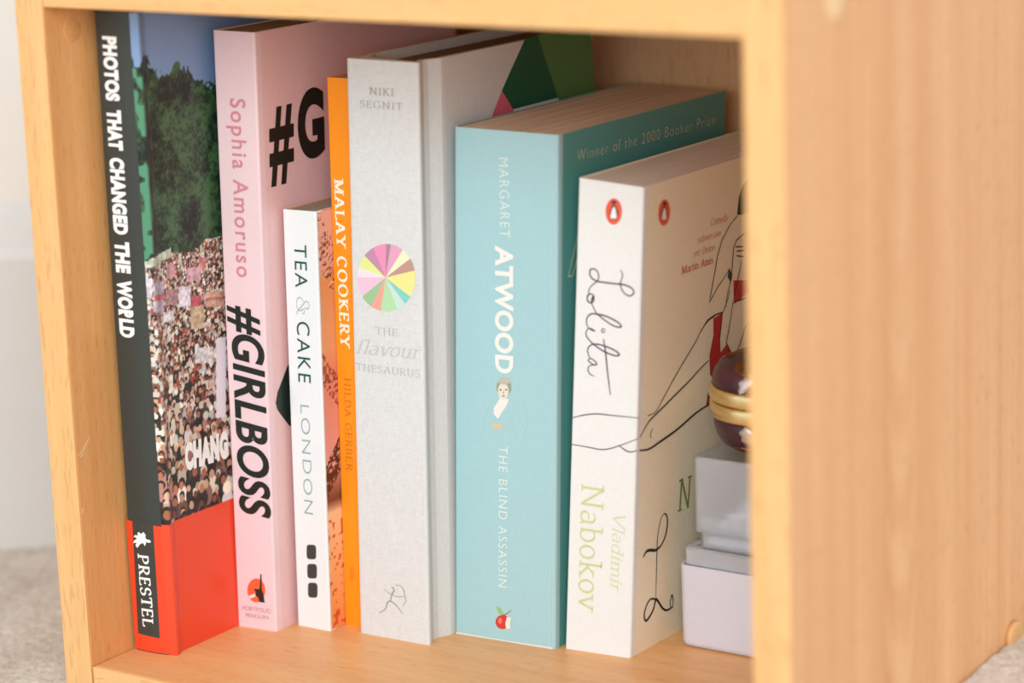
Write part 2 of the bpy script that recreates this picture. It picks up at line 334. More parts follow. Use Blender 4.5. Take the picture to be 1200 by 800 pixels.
('P', 'A', 's', [(25.74, 107.94), (25.69, 107.66), (25.52, 107.39), (25.26, 107.12), (24.9, 106.87), (24.47, 106.65), (23.97, 106.47), (23.43, 106.33), (22.87, 106.25), (22.3, 106.21), (21.76, 106.23), (21.26, 106.3), (20.82, 106.43), (20.47, 106.6), (20.2, 106.81), (20.03, 107.05), (19.98, 107.31), (20.03, 107.58), (20.2, 107.86), (20.46, 108.13), (20.82, 108.37), (21.26, 108.59), (21.76, 108.77), (22.3, 108.91), (22.86, 109.0), (23.42, 109.03), (23.96, 109.01), (24.46, 108.94), (24.9, 108.82), (25.25, 108.65), (25.52, 108.44), (25.68, 108.2)], (190, 186, 166), 'portrait_curl', 2, None),
('P', 'A', 's', [(21.72, 103.97), (21.62, 103.78), (21.35, 103.64), (21.02, 103.61), (20.76, 103.69), (20.66, 103.85), (20.76, 104.04), (21.02, 104.18), (21.35, 104.22), (21.62, 104.13)], (90, 88, 76), 'portrait_eye', 3, None),
('P', 'A', 's', [(24.26, 104.25), (24.16, 104.06), (23.9, 103.92), (23.57, 103.89), (23.31, 103.97), (23.21, 104.13), (23.31, 104.32), (23.57, 104.46), (23.9, 104.5), (24.16, 104.41)], (90, 88, 76), 'portrait_eye', 3, None),
('P', 'A', 's', [(23.17, 101.63), (23.04, 101.46), (22.7, 101.33), (22.28, 101.29), (21.95, 101.34), (21.82, 101.48), (21.95, 101.65), (22.28, 101.78), (22.7, 101.82), (23.04, 101.77)], (120, 80, 74), 'portrait_mouth', 3, None),
('P', 'A', 's', [(22.49, 103.92), (22.01, 102.45), (22.87, 102.55)], (176, 164, 146), 'portrait_nose', 3, None),
('P', 'A', 's', [(20.95, 100.52), (24.9, 100.53), (24.09, 98.28), (20.0, 91.98), (18.16, 93.72), (18.06, 96.09)], (240, 232, 222), 'portrait_collar', 1, None),
('P', 'A', 's', [(17.01, 89.68), (19.04, 90.57), (22.91, 89.71), (22.19, 88.33), (19.77, 87.4), (18.08, 87.98), (17.11, 88.39)], (206, 194, 160), 'portrait_hand', 1, None),
('S', 'A', 's', [(26.24, 102.4), (30.07, 101.1), (31.51, 98.68), (29.13, 97.12)], 0.3, (190, 214, 212), 'portrait_outline', 1, None),
('S', 'A', 's', [(26.73, 98.58), (32.0, 96.15), (32.97, 91.95), (31.56, 87.47), (28.7, 84.1), (25.32, 87.17), (25.79, 91.99)], 0.3, (190, 214, 212), 'portrait_outline', 1, None),
('S', 'A', 's', [(27.45, 96.5), (30.09, 95.08), (28.18, 93.13), (31.06, 91.73)], 0.3, (190, 214, 212), 'portrait_outline', 1, None),
('S', 'A', 's', [(18.06, 100.2), (15.16, 95.98), (13.71, 89.74), (13.22, 84.46), (16.62, 84.85)], 0.3, (190, 214, 212), 'portrait_outline', 1, None),
('S', 'A', 's', [(20.0, 92.2), (21.22, 88.87), (20.5, 85.31)], 0.3, (190, 214, 212), 'portrait_outline', 1, None),
('P', 'A', 's', [(25.6, 8.65), (25.54, 8.06), (25.36, 7.46), (25.06, 6.89), (24.65, 6.37), (24.15, 5.92), (23.58, 5.56), (22.96, 5.3), (22.32, 5.14), (21.68, 5.11), (21.06, 5.19), (20.49, 5.38), (19.99, 5.69), (19.57, 6.09), (19.27, 6.57), (19.08, 7.11), (19.01, 7.69), (19.08, 8.29), (19.26, 8.89), (19.57, 9.45), (19.98, 9.97), (20.48, 10.42), (21.05, 10.78), (21.67, 11.05), (22.31, 11.2), (22.95, 11.23), (23.57, 11.15), (24.14, 10.95), (24.64, 10.65), (25.05, 10.25), (25.35, 9.77), (25.54, 9.23)], (206, 60, 50), 'apple_emblem', 1, None),
('P', 'A', 's', [(24.25, 10.62), (26.24, 10.47), (25.66, 8.12), (25.91, 5.89), (23.91, 5.49), (23.55, 7.81)], (244, 226, 214), 'apple_flesh', 2, None),
('P', 'A', 's', [(22.08, 8.68), (21.99, 8.1), (21.73, 7.61), (21.35, 7.31), (20.93, 7.24), (20.55, 7.44), (20.29, 7.85), (20.19, 8.4), (20.29, 8.98), (20.55, 9.47), (20.92, 9.78), (21.34, 9.84), (21.72, 9.64), (21.98, 9.23)], (236, 120, 100), 'apple_shine', 2, None),
('P', 'A', 's', [(19.36, 14.5), (21.42, 13.71), (22.72, 11.37), (20.84, 11.31), (19.77, 12.67)], (150, 190, 110), 'apple_leaf', 2, None),
('S', 'A', 's', [(22.31, 10.98), (24.36, 12.14), (26.23, 13.71)], 0.3, (150, 80, 60), 'apple_stem', 1, None),
('P', 'L', 's', [(19.53, 178.33), (19.48, 177.34), (19.3, 176.37), (18.99, 175.45), (18.56, 174.63), (18.03, 173.93), (17.42, 173.38), (16.76, 173.0), (16.06, 172.81), (15.37, 172.82), (14.69, 173.02), (14.06, 173.4), (13.51, 173.96), (13.05, 174.66), (12.7, 175.49), (12.48, 176.41), (12.4, 177.39), (12.45, 178.38), (12.63, 179.35), (12.95, 180.27), (13.38, 181.09), (13.91, 181.79), (14.52, 182.33), (15.18, 182.71), (15.88, 182.9), (16.58, 182.89), (17.25, 182.7), (17.88, 182.31), (18.43, 181.76), (18.88, 181.05), (19.23, 180.23), (19.45, 179.31)], (232, 92, 66), 'emblem_disc', 1, None),
('P', 'L', 's', [(15.89, 182.09), (16.68, 181.9), (16.98, 181.13), (16.64, 180.48), (17.16, 179.53), (17.75, 178.1), (18.21, 176.64), (17.56, 177.06), (17.45, 175.02), (14.6, 174.64), (14.49, 176.65), (13.78, 176.26), (14.47, 177.91), (15.15, 179.77), (15.49, 180.93), (14.55, 181.31)], (50, 38, 46), 'emblem_bird', 2, None),
('P', 'L', 's', [(16.11, 179.8), (16.74, 178.97), (17.27, 177.02), (17.3, 175.31), (14.74, 174.97), (14.7, 176.93), (15.41, 179.05)], (240, 238, 232), 'emblem_belly', 3, None),
('P', 'L', 's', [(15.92, 180.88), (16.64, 180.48), (16.22, 180.02)], (220, 190, 90), 'emblem_collar', 3, None),
('P', 'L', 'c', [(22.43, 175.67), (22.31, 174.69), (22.02, 173.78), (21.58, 172.97), (21.0, 172.29), (20.31, 171.77), (19.47, 171.44), (18.51, 171.29), (17.52, 171.35), (16.55, 171.6), (15.62, 172.03), (14.78, 172.63), (14.06, 173.38), (13.48, 174.24), (13.06, 175.19), (12.83, 176.18), (12.78, 177.18), (12.93, 178.16), (13.26, 179.06), (13.77, 179.87), (14.43, 180.54), (15.22, 181.06), (16.11, 181.4), (17.06, 181.55), (18.05, 181.5), (19.02, 181.26), (19.95, 180.84), (20.68, 180.24), (21.31, 179.49), (21.82, 178.63), (22.18, 177.68), (22.39, 176.68)], (232, 92, 66), 'emblem_disc', 1, None),
('P', 'L', 'c', [(18.0, 180.69), (19.09, 180.23), (19.45, 179.35), (18.92, 178.82), (19.57, 177.7), (20.26, 176.05), (20.71, 174.43), (19.95, 175.08), (19.64, 173.07), (15.62, 173.69), (15.63, 175.73), (14.61, 175.58), (15.69, 177.0), (16.79, 178.63), (17.34, 179.67), (16.07, 180.37)], (50, 38, 46), 'emblem_bird', 2, None),
('P', 'L', 'c', [(18.14, 178.32), (18.94, 177.28), (19.54, 175.14), (19.45, 173.41), (15.84, 173.96), (15.94, 175.94), (17.1, 177.81)], (240, 238, 232), 'emblem_belly', 3, None),
('P', 'L', 'c', [(17.94, 179.48), (18.92, 178.82), (18.3, 178.5)], (220, 190, 90), 'emblem_collar', 3, None),
('S', 'L', 's', [(19.7, 155.73), (20.58, 154.39), (20.49, 152.93), (19.77, 150.75), (20.41, 148.34), (22.08, 146.69), (24.18, 146.26), (25.54, 147.36), (25.5, 148.61), (24.08, 149.66), (21.74, 150.18), (19.79, 150.25), (17.09, 150.06), (12.43, 149.98), (9.61, 150.02), (7.23, 150.95), (6.24, 152.69), (6.66, 154.2), (8.06, 154.59), (9.49, 153.95), (10.25, 151.97), (9.61, 150.02), (7.78, 148.52), (6.43, 146.89), (5.88, 144.73)], 0.6, (84, 46, 74), 'title_script', 1, None),
('S', 'L', 's', [(8.57, 143.21), (8.44, 142.43), (8.03, 141.76), (7.42, 141.34), (6.73, 141.25), (6.1, 141.51), (5.65, 142.06), (5.48, 142.8), (5.61, 143.57), (6.01, 144.24), (6.62, 144.66), (7.31, 144.75), (7.94, 144.49), (8.39, 143.94), (8.57, 143.21)], 0.6, (84, 46, 74), 'title_script', 1, None),
('S', 'L', 's', [(8.16, 144.2), (7.86, 143.11), (7.3, 141.78)], 0.9, (84, 46, 74), 'title_script', 1, None),
('S', 'L', 's', [(7.31, 141.37), (8.55, 139.23), (10.02, 137.34), (13.84, 135.12), (17.62, 133.54), (20.18, 133.46), (20.62, 134.15), (18.49, 135.54), (14.25, 136.86), (11.2, 137.16), (7.68, 137.02), (5.85, 135.52), (5.45, 133.37), (6.21, 131.58), (7.41, 130.9)], 0.6, (84, 46, 74), 'title_script', 1, None),
('S', 'L', 's', [(6.69, 131.27), (7.88, 130.84), (9.4, 130.46)], 0.85, (84, 46, 74), 'title_script', 1, None),
('S', 'L', 's', [(6.69, 131.35), (5.56, 130.03), (5.37, 128.74), (6.11, 127.37), (8.53, 125.37), (11.39, 123.86), (14.23, 122.77), (17.98, 122.01), (19.84, 122.26), (20.05, 122.92), (17.92, 124.11), (14.16, 125.08), (11.34, 125.41), (8.77, 125.19), (6.92, 124.1), (6.28, 122.12), (7.3, 119.72), (8.02, 119.18)], 0.6, (84, 46, 74), 'title_script', 1, None),
('S', 'L', 's', [(13.63, 131.19), (13.55, 130.8), (13.31, 130.49), (12.96, 130.35), (12.61, 130.4), (12.34, 130.64), (12.24, 131.01), (12.32, 131.39), (12.57, 131.7), (12.91, 131.85), (13.26, 131.8), (13.53, 131.56), (13.63, 131.19)], 0.4, (84, 46, 74), 'title_script', 1, None),
('S', 'L', 's', [(7.31, 119.38), (6.63, 118.57), (7.83, 117.68), (9.26, 117.11), (10.42, 117.39), (10.16, 118.2), (8.49, 119.25), (7.4, 119.4)], 0.55, (84, 46, 74), 'title_script', 1, None),
('S', 'L', 's', [(9.03, 116.99), (7.17, 116.32), (6.76, 114.57), (7.74, 113.22), (9.78, 112.52)], 0.45, (84, 46, 74), 'title_script', 1, None),
('S', 'L', 's', [(13.13, 127.89), (13.79, 124.82), (14.24, 122.35), (15.44, 114.05), (16.81, 106.17)], 0.6, (84, 46, 74), 'title_script', 1, None),
('T', 'L', 's', 'Nabokov', (5.4, 69.52), (5.53, 16.52), 9.71, 'serif', 0.075, 0, (204, 212, 148), 'author_lettering', None),
('T', 'L', 's', 'Vladimir', (19.56, 58.97), (19.16, 26.8), 5.17, 'serif', 0.055, 0.15, (204, 212, 148), 'author_lettering', None),
('T', 'L', 'c', 'Comedy', (53.21, 164.81), (67.13, 164.91), 2.95, 'serif', 0.07, 0.1, (205, 84, 66), 'quotation_lettering', None),
('T', 'L', 'c', 'subversive', (43.76, 159.69), (61.5, 159.52), 2.76, 'serif', 0.07, 0.1, (205, 84, 66), 'quotation_lettering', None),
('T', 'L', 'c', 'yet divine', (40.85, 154.77), (57.2, 154.44), 2.93, 'serif', 0.07, 0.1, (205, 84, 66), 'quotation_lettering', None),
('T', 'L', 'c', 'Martin Amis', (32.19, 149.44), (56.22, 149.44), 3.1, 'serif', 0.12, 0, (205, 84, 66), 'quotation_lettering', None),
('S', 'L', 's', [(0.01, 94.61), (4.94, 96.41), (11.09, 97.81), (18.27, 98.13), (29.66, 98.67)], 0.45, (84, 46, 74), 'line_drawing', 1, None),
('S', 'L', 'c', [(8.58, 97.67), (15.76, 97.89), (22.17, 102.49), (28.01, 107.32), (34.77, 112.46), (45.03, 119.77), (48.08, 122.75), (53.66, 126.08), (59.44, 127.09)], 0.55, (52, 40, 34), 'line_drawing', 1, None),
('S', 'L', 's', [(0.14, 84.15), (6.88, 84.03), (14.61, 83.95), (21.69, 86.63), (28.91, 90.18)], 0.42, (84, 46, 74), 'line_drawing', 1, None),
('S', 'L', 'c', [(2.69, 90.22), (6.48, 93.0), (10.91, 95.39), (19.79, 97.82), (28.41, 100.55), (40.61, 104.42), (49.42, 107.72), (55.67, 109.71)], 0.75, (52, 40, 34), 'line_drawing', 1, None),
('S', 'L', 's', [(21.19, 86.47), (23.26, 85.34), (25.83, 84.56), (29.05, 85.57)], 0.5, (84, 46, 74), 'line_drawing', 1, None),
('S', 'L', 'c', [(2.61, 84.93), (10.64, 83.75), (20.55, 84.74), (32.78, 86.52), (46.94, 89.87), (58.74, 91.25)], 1.0, (52, 40, 34), 'line_drawing', 1, None),
('S', 'L', 'c', [(13.15, 91.59), (11.68, 89.53), (12.39, 87.76)], 0.5, (52, 40, 34), 'line_drawing', 1, None),
('P', 'L', 'c', [(81.46, 179.24), (77.73, 176.9), (75.13, 172.91), (74.23, 165.67), (77.15, 165.16), (83.7, 165.13)], (40, 44, 40), 'drawing_hair', 1, None),
('S', 'L', 'c', [(74.25, 165.3), (68.71, 162.59), (62.66, 157.41), (59.54, 151.36), (57.29, 142.93), (54.41, 133.51), (60.42, 138.6), (65.21, 141.37), (69.3, 144.3)], 0.6, (52, 40, 34), 'line_drawing', 0, None),
('S', 'L', 'c', [(80.66, 157.09), (74.27, 155.28), (72.29, 152.67), (71.76, 146.06), (71.32, 140.18), (68.6, 133.98), (67.51, 128.96)], 0.6, (52, 40, 34), 'line_drawing', 0, None),
('S', 'L', 'c', [(73.73, 152.77), (80.34, 151.54)], 0.6, (52, 40, 34), 'line_drawing', 0, None),
('S', 'L', 'c', [(74.6, 150.75), (81.2, 149.89)], 0.6, (52, 40, 34), 'line_drawing', 0, None),
('S', 'L', 'c', [(74.73, 148.86), (80.66, 147.36)], 0.6, (52, 40, 34), 'line_drawing', 0, None),
('S', 'L', 'c', [(79.29, 146.12), (77.47, 141.22), (75.03, 134.94), (73.32, 128.52)], 0.6, (52, 40, 34), 'line_drawing', 0, None),
('P', 'L', 'c', [(73.28, 139.04), (84.68, 136.8), (86.52, 131.89), (83.35, 131.01), (74.73, 128.98), (73.67, 133.71)], (190, 36, 48), 'drawing_garment', 1, None),
('P', 'L', 'c', [(69.24, 145.06), (72.09, 141.52), (71.16, 138.34), (68.35, 141.5)], (46, 70, 66), 'drawing_shade', 1, None),
('S', 'L', 'c', [(48.09, 122.94), (53.61, 126.66), (59.36, 127.6), (65.82, 127.49), (69.04, 132.07), (70.58, 135.46)], 0.6, (52, 40, 34), 'line_drawing', 0, None),
('S', 'L', 'c', [(56.34, 111.94), (57.48, 103.65), (61.27, 99.67)], 0.6, (52, 40, 34), 'line_drawing', 0, None),
('S', 'L', 'c', [(73.35, 129.96), (71.1, 119.89), (69.13, 114.1), (74.34, 107.96)], 0.6, (52, 40, 34), 'line_drawing', 0, None),
('S', 'L', 'c', [(84.19, 129.62), (73.96, 129.83)], 0.6, (52, 40, 34), 'line_drawing', 0, None),
('S', 'L', 'c', [(85.05, 118.18), (80.7, 111.58), (77.39, 107.29)], 0.6, (52, 40, 34), 'line_drawing', 0, None),
('S', 'L', 'c', [(65.25, 127.3), (63.64, 116.53), (64.63, 110.73)], 0.6, (52, 40, 34), 'line_drawing', 0, None),
('P', 'L', 'c', [(58.29, 126.29), (65.25, 127.3), (65.0, 122.42), (63.64, 116.53), (64.63, 110.73), (69.78, 113.33), (73.73, 108.1), (67.95, 105.64), (62.25, 102.56), (60.03, 100.58), (57.48, 103.65), (56.34, 111.94), (58.75, 119.43)], (190, 36, 48), 'drawing_garment', 1, None),
('P', 'L', 'c', [(58.41, 98.47), (60.03, 91.85), (54.86, 90.28), (55.69, 95.37)], (170, 36, 52), 'drawing_garment', 1, None),
('T', 'L', 'c', 'N', (34.85, 51.66), (44.75, 51.11), 13.33, 'serif', 0.1, 0, (128, 146, 62), 'author_lettering', None),
('S', 'L', 'c', [(8.6, 39.82), (10.97, 41.56), (14.43, 41.37), (19.36, 40.15), (23.02, 40.8)], 1.3, (34, 40, 34), 'title_script', 1, None),
('S', 'L', 'c', [(19.36, 40.15), (23.02, 40.8), (26.45, 44.17), (27.65, 48.51), (27.21, 51.98), (25.29, 53.83)], 0.9, (34, 40, 34), 'title_script', 1, None),
('S', 'L', 'c', [(25.29, 53.83), (23.29, 53.05), (21.36, 48.93), (20.4, 44.54), (20.34, 39.22), (20.47, 32.5), (20.48, 25.78), (20.57, 19.69)], 0.5, (34, 40, 34), 'title_script', 1, None),
('S', 'L', 'c', [(21.22, 18.96), (16.43, 20.46), (13.05, 19.0), (10.91, 15.53), (12.06, 12.53), (14.82, 12.81), (18.84, 15.45), (20.61, 19.01), (22.49, 17.76), (25.73, 14.06), (28.89, 12.07), (31.97, 11.8), (34.17, 12.15)], 1.1, (34, 40, 34), 'title_script', 1, None),
('S', 'L', 'c', [(32.6, 11.61), (31.83, 14.23), (32.88, 17.32), (34.0, 14.93), (33.79, 12.27)], 0.7, (34, 40, 34), 'title_script', 1, None),
]
PHOTO = {'tree': [(-0.8, 236.14), (2.19, 238.69), (6.5, 236.2), (9.31, 231.65), (12.84, 228.96), (17.23, 229.1), (21.1, 230.61), (24.3, 233.17), (27.5, 230.12), (30.96, 229.68), (34.61, 225.55), (38.64, 225.36), (41.9, 221.92), (48.64, 222.71)], 'crowd': [(-5.25, 156.7), (0.56, 159.72), (14.04, 159.32), (27.05, 157.02), (35.03, 160.68), (43.27, 160.21)], 'red': [(-1.33, 54.48), (6.09, 53.45), (20.52, 53.82), (42.18, 54.84), (44.89, 55.21)], 'plac': [([(-4.98, 159.32), (14.38, 162.64), (14.01, 158.99), (-4.68, 156.94)], (190, 200, 180)), ([(10.98, 156.46), (16.51, 156.07), (15.97, 150.73), (10.44, 151.15)], (205, 150, 155)), ([(-5.06, 153.33), (-0.39, 153.06), (-1.2, 145.15), (-5.87, 145.45)], (220, 215, 225)), ([(0.21, 151.41), (8.69, 150.3), (7.51, 138.66), (-0.98, 139.86)], (190, 180, 195)), ([(-0.3, 146.47), (8.18, 145.32), (7.94, 142.99), (-0.54, 144.15)], (190, 100, 110)), ([(17.79, 146.48), (25.03, 145.65), (24.31, 137.57), (16.99, 138.44)], (235, 228, 240)), ([(9.42, 146.59), (17.16, 145.77), (16.55, 139.74), (8.81, 140.6)], (185, 140, 145)), ([(24.32, 137.71), (32.42, 136.63), (31.59, 127.11), (23.49, 128.25)], (205, 180, 150)), ([(24.95, 141.35), (31.03, 140.7), (30.66, 136.43), (24.58, 137.11)], (200, 95, 110)), ([(33.35, 141.41), (44.85, 139.7), (44.32, 133.54), (32.82, 135.3)], (212, 170, 150)), ([(33.65, 138.93), (44.44, 137.34), (44.36, 136.45), (33.58, 138.05)], (180, 110, 100)), ([(31.0, 155.6), (35.09, 155.39), (34.68, 150.66), (30.59, 150.88)], (205, 130, 135)), ([(6.9, 138.23), (13.53, 137.56), (13.13, 133.55), (6.46, 134.24)], (228, 220, 225)), ([(23.14, 152.98), (31.7, 151.91), (31.23, 146.5), (22.67, 147.62)], (210, 170, 180)), ([(19.06, 159.16), (20.89, 159.38), (20.47, 154.71), (18.59, 154.49)], (200, 205, 195)), ([(31.92, 160.22), (33.38, 160.5), (33.02, 156.46), (31.56, 156.18)], (190, 200, 170)), ([(25.34, 120.27), (36.54, 118.41), (36.01, 112.24), (24.8, 114.15)], (225, 220, 222)), ([(38.38, 121.65), (44.3, 120.96), (41.53, 88.44), (35.59, 89.28)], (235, 230, 240))]}
TEA_Z = {255: 169.57, 310: 151.01, 330: 144.22, 410: 116.92, 440: 106.61, 550: 68.48, 590: 54.48, 605: 49.21, 700: 15.62, 730: 4.92}

FILL = None


def smooth01(t):
    t = min(max(t, 0.0), 1.0)
    return t * t * (3 - 2 * t)


def deform(bk, x, y, z):
    """book-local millimetres: x across the thickness, y into the shelf, z up; a standing book leans and skews a little"""
    b = BOOKS[bk]
    q = x / b['w']
    X = x + (b['sL'] * (1 - q) + b['sR'] * q) * z / b['h']
    if q > 0.5: X -= b['dip'] * smooth01(y / 7)
    Y = y + b['k'] * q * max(0.0, 1 - y / 20)
    if b['bulge']: Y -= b['bulge'] * (1 - (2 * q - 1) ** 2) * max(0.0, 1 - y / 3)
    Z = z - b['tz'] * q * z / b['h']
    return (X * MM, Y * MM, Z * MM)


def face_pt(bk, face, u, v, lift):
    b = BOOKS[bk]
    if face == 's':
        x, y, z = deform(bk, u, 0, v)
        return (x, y - lift * MM, z)
    x, y, z = deform(bk, b['w'], u, v)
    if bk == 'F':
        x += hinge(u) * MM
    return (x + lift * MM, y, z)


def hinge(y):
    """cloth hinge of the hardback: groove, then the board stands slightly proud"""
    pts = [(-1, 0), (0, 0), (3, -0.7), (7, -2.6), (10, -2.2), (15.5, 0.2), (17.5, 0.35), (400, 0.35)]
    for (a, p), (c, q) in zip(pts, pts[1:]):
        if a <= y <= c: return p + (q - p) * (y - a) / (c - a)
    return 0


# ------------------------------------------------------------------ lettering
def arc(cx, cy, rx, ry, a0, a1, n=14):
    return [(cx + rx * math.cos(math.radians(a0 + (a1 - a0) * i / n)), cy + ry * math.sin(math.radians(a0 + (a1 - a0) * i / n))) for i in range(n + 1)]


def V(x, y0=0, y1=1): return [(x, y0), (x, y1)]


X_ = 0.64
# glyph: advance, strokes, horizontal serifs at points, vertical serifs (end ticks)
SERIF = {
    ' ': (0.34, [], [], []),
    'A': (0.78, [[(0.06, 0), (0.38, 1)], [(0.38, 1), (0.70, 0)], [(0.17, 0.34), (0.59, 0.34)]], [(0.06, 0), (0.70, 0)], []),
    'B': (0.66, [V(.13), arc(.30, .76, .24, .24, 90, -90), arc(.30, .26, .30, .26, 90, -90), [(.13, 1), (.3, 1)], [(.13, .52), (.3, .52)], [(.13, 0), (.3, 0)]], [], []),
    'C': (0.72, [arc(.40, .5, .33, .5, 45, 315, 24)], [], [(.64, .84)]),
    'D': (0.78, [V(.13), arc(.28, .5, .40, .5, 90, -90, 20), [(.05, 1), (.3, 1)], [(.05, 0), (.3, 0)]], [], []),
    'E': (0.62, [V(.13), [(.05, 1), (.52, 1)], [(.13, .52), (.42, .52)], [(.05, 0), (.56, 0)]], [], [(.52, .93), (.43, .52), (.56, .07)]),
    'G': (0.80, [arc(.40, .5, .33, .5, 45, 300, 22), V(.66, .08, .42)], [(.66, .42)], [(.64, .84)]),
    'H': (0.82, [V(.15), V(.67), [(.15, .52), (.67, .52)]], [(.15, 0), (.15, 1), (.67, 0), (.67, 1)], []),
    'I': (0.36, [V(.18)], [(.18, 0), (.18, 1)], []),
    'K': (0.74, [V(.15), [(.15, .42), (.60, 1)], [(.28, .58), (.66, 0)]], [(.15, 0), (.15, 1), (.60, 1), (.66, 0)], []),
    'L': (0.60, [V(.13), [(.05, 0), (.54, 0)]], [(.13, 1)], [(.54, .08)]),
    'M': (0.98, [V(.14), [(.14, 1), (.48, .05)], [(.48, .05), (.82, 1)], V(.82)], [(.14, 0), (.10, 1), (.82, 0), (.86, 1)], []),
    'N': (0.84, [V(.14), [(.14, 1), (.68, 0)], V(.68)], [(.14, 0), (.10, 1), (.68, 1)], []),
    'O': (0.84, [arc(.42, .5, .35, .5, 0, 360, 30)], [], []),
    'P': (0.64, [V(.14), arc(.30, .74, .26, .26, 90, -90), [(.05, 1), (.3, 1)], [(.14, .48), (.3, .48)]], [(.14, 0)], []),
    'R': (0.70, [V(.14), arc(.30, .75, .25, .25, 90, -90), [(.05, 1), (.3, 1)], [(.14, .50), (.3, .50)], [(.32, .50), (.62, 0)]], [(.14, 0), (.63, 0)], []),
    'S': (0.58, [arc(.29, .74, .20, .26, 40, 270, 14) + arc(.29, .25, .22, .25, 90, -140, 14)[1:]], [], [(.46, .86), (.10, .14)]),
    'T': (0.68, [V(.34), [(.04, 1), (.64, 1)]], [(.34, 0)], [(.04, .92), (.64, .92)]),
    'U': (0.78, [V(.14, .3, 1), arc(.39, .3, .25, .3, 180, 360), V(.64, .3, 1)], [(.14, 1), (.64, 1)], []),
    'V': (0.76, [[(.06, 1), (.38, 0)], [(.38, 0), (.70, 1)]], [(.06, 1), (.70, 1)], []),
    'Y': (0.72, [[(.06, 1), (.36, .48)], [(.66, 1), (.36, .48)], V(.36, 0, .48)], [(.06, 1), (.66, 1), (.36, 0)], []),
    'a': (0.52, [arc(.24, .46, .16, .18, 150, 0, 10) + [(.40, .08), (.46, 0)], arc(.22, .18, .16, .18, 60, 330, 16)], [], []),
    'b': (0.56, [V(.12), arc(.29, .32, .20, .32, 130, -150, 18)], [(.08, 1)], []),
    'd': (0.58, [V(.45), arc(.26, .32, .19, .32, 40, 320, 18)], [(.41, 1), (.48, 0)], []),
    'e': (0.50, [[(.08, .36), (.42, .36)] + arc(.25, .33, .18, .31, 10, 320, 20)], [], []),
    'f': (0.34, [V(.14, 0, .8), arc(.28, .8, .14, .2, 180, 50, 8), [(.04, X_), (.28, X_)]], [(.14, 0)], []),
    'i': (0.28, [V(.14, 0, X_), arc(.14, .88, .03, .03, 0, 360, 8)], [(.14, 0), (.11, X_)], []),
    'k': (0.56, [V(.12), [(.12, .26), (.42, X_)], [(.22, .36), (.48, 0)]], [(.12, 0), (.08, 1), (.48, 0), (.42, X_)], []),
    'l': (0.28, [V(.14)], [(.14, 0), (.10, 1)], []),
    'm': (0.86, [V(.12, 0, X_), arc(.27, .44, .15, .20, 180, 0) + [(.42, 0)], arc(.58, .44, .16, .20, 180, 0) + [(.74, 0)]], [(.12, 0), (.42, 0), (.74, 0), (.09, X_)], []),
    'n': (0.58, [V(.12, 0, X_), arc(.29, .44, .17, .20, 180, 0) + [(.46, 0)]], [(.12, 0), (.46, 0), (.09, X_)], []),
    'o': (0.54, [arc(.27, .32, .20, .32, 0, 360, 24)], [], []),
    'r': (0.42, [V(.12, 0, X_), arc(.27, .42, .15, .21, 180, 60)], [(.12, 0), (.09, X_)], []),
    's': (0.42, [arc(.21, .48, .13, .16, 40, 270, 12) + arc(.21, .16, .15, .16, 90, -140, 12)[1:]], [], []),
    't': (0.36, [V(.15, .1, .86), [(.04, X_), (.30, X_)], arc(.25, .12, .10, .12, 180, 300, 6)], [], []),
    'u': (0.58, [V(.12, .2, X_), arc(.27, .2, .15, .2, 180, 350), V(.44, 0, X_)], [(.09, X_), (.41, X_), (.48, 0)], []),
    'v': (0.50, [[(.06, X_), (.26, 0)], [(.26, 0), (.46, X_)]], [(.06, X_), (.46, X_)], []),
    'y': (0.50, [[(.06, X_), (.26, 0)], [(.46, X_), (.26, 0), (.14, -.28), (.04, -.28)]], [(.06, X_), (.46, X_)], []),
    '&': (0.9, [arc(.36, .78, .16, .20, -60, 230, 16) + [(.66, .05), (.80, .0)], arc(.34, .28, .28, .28, 110, 400, 22), arc(.64, .5, .1, .1, 200, -60, 8)], [], []),
}


def ribbon(pts, widths):
    """flat ribbon quads around a polyline"""
    n = len(pts); out = []
    L, R = [], []
    for i in range(n):
        a = pts[max(i - 1, 0)]; c = pts[min(i + 1, n - 1)]
        dx, dy = c[0] - a[0], c[1] - a[1]
        l = math.hypot(dx, dy) or 1e-9
        nx, ny = -dy / l, dx / l
        w = widths[i] / 2
        L.append((pts[i][0] + nx * w, pts[i][1] + ny * w)); R.append((pts[i][0] - nx * w, pts[i][1] - ny * w))
    for i in range(n - 1):
        out.append([L[i], L[i + 1], R[i + 1], R[i]])
    return out


def nib(pts, thick, thin):
    ws = []
    n = len(pts)
    for i in range(n):
        a = pts[max(i - 1, 0)]; c = pts[min(i + 1, n - 1)]
        dx, dy = c[0] - a[0], c[1] - a[1]; l = math.hypot(dx, dy) or 1e-9
        dx, dy = dx / l, dy / l
        k = abs(dy * 0.94 - dx * 0.34)
        ws.append(thin + (thick - thin) * min(1, k) ** 1.6)
    return ws


def dense(pts, step=0.06):
    out = [pts[0]]
    for a, b in zip(pts, pts[1:]):
        n = max(1, int(math.hypot(b[0] - a[0], b[1] - a[1]) / step))
        for k in range(1, n + 1): out.append((a[0] + (b[0] - a[0]) * k / n, a[1] + (b[1] - a[1]) * k / n))
    return out


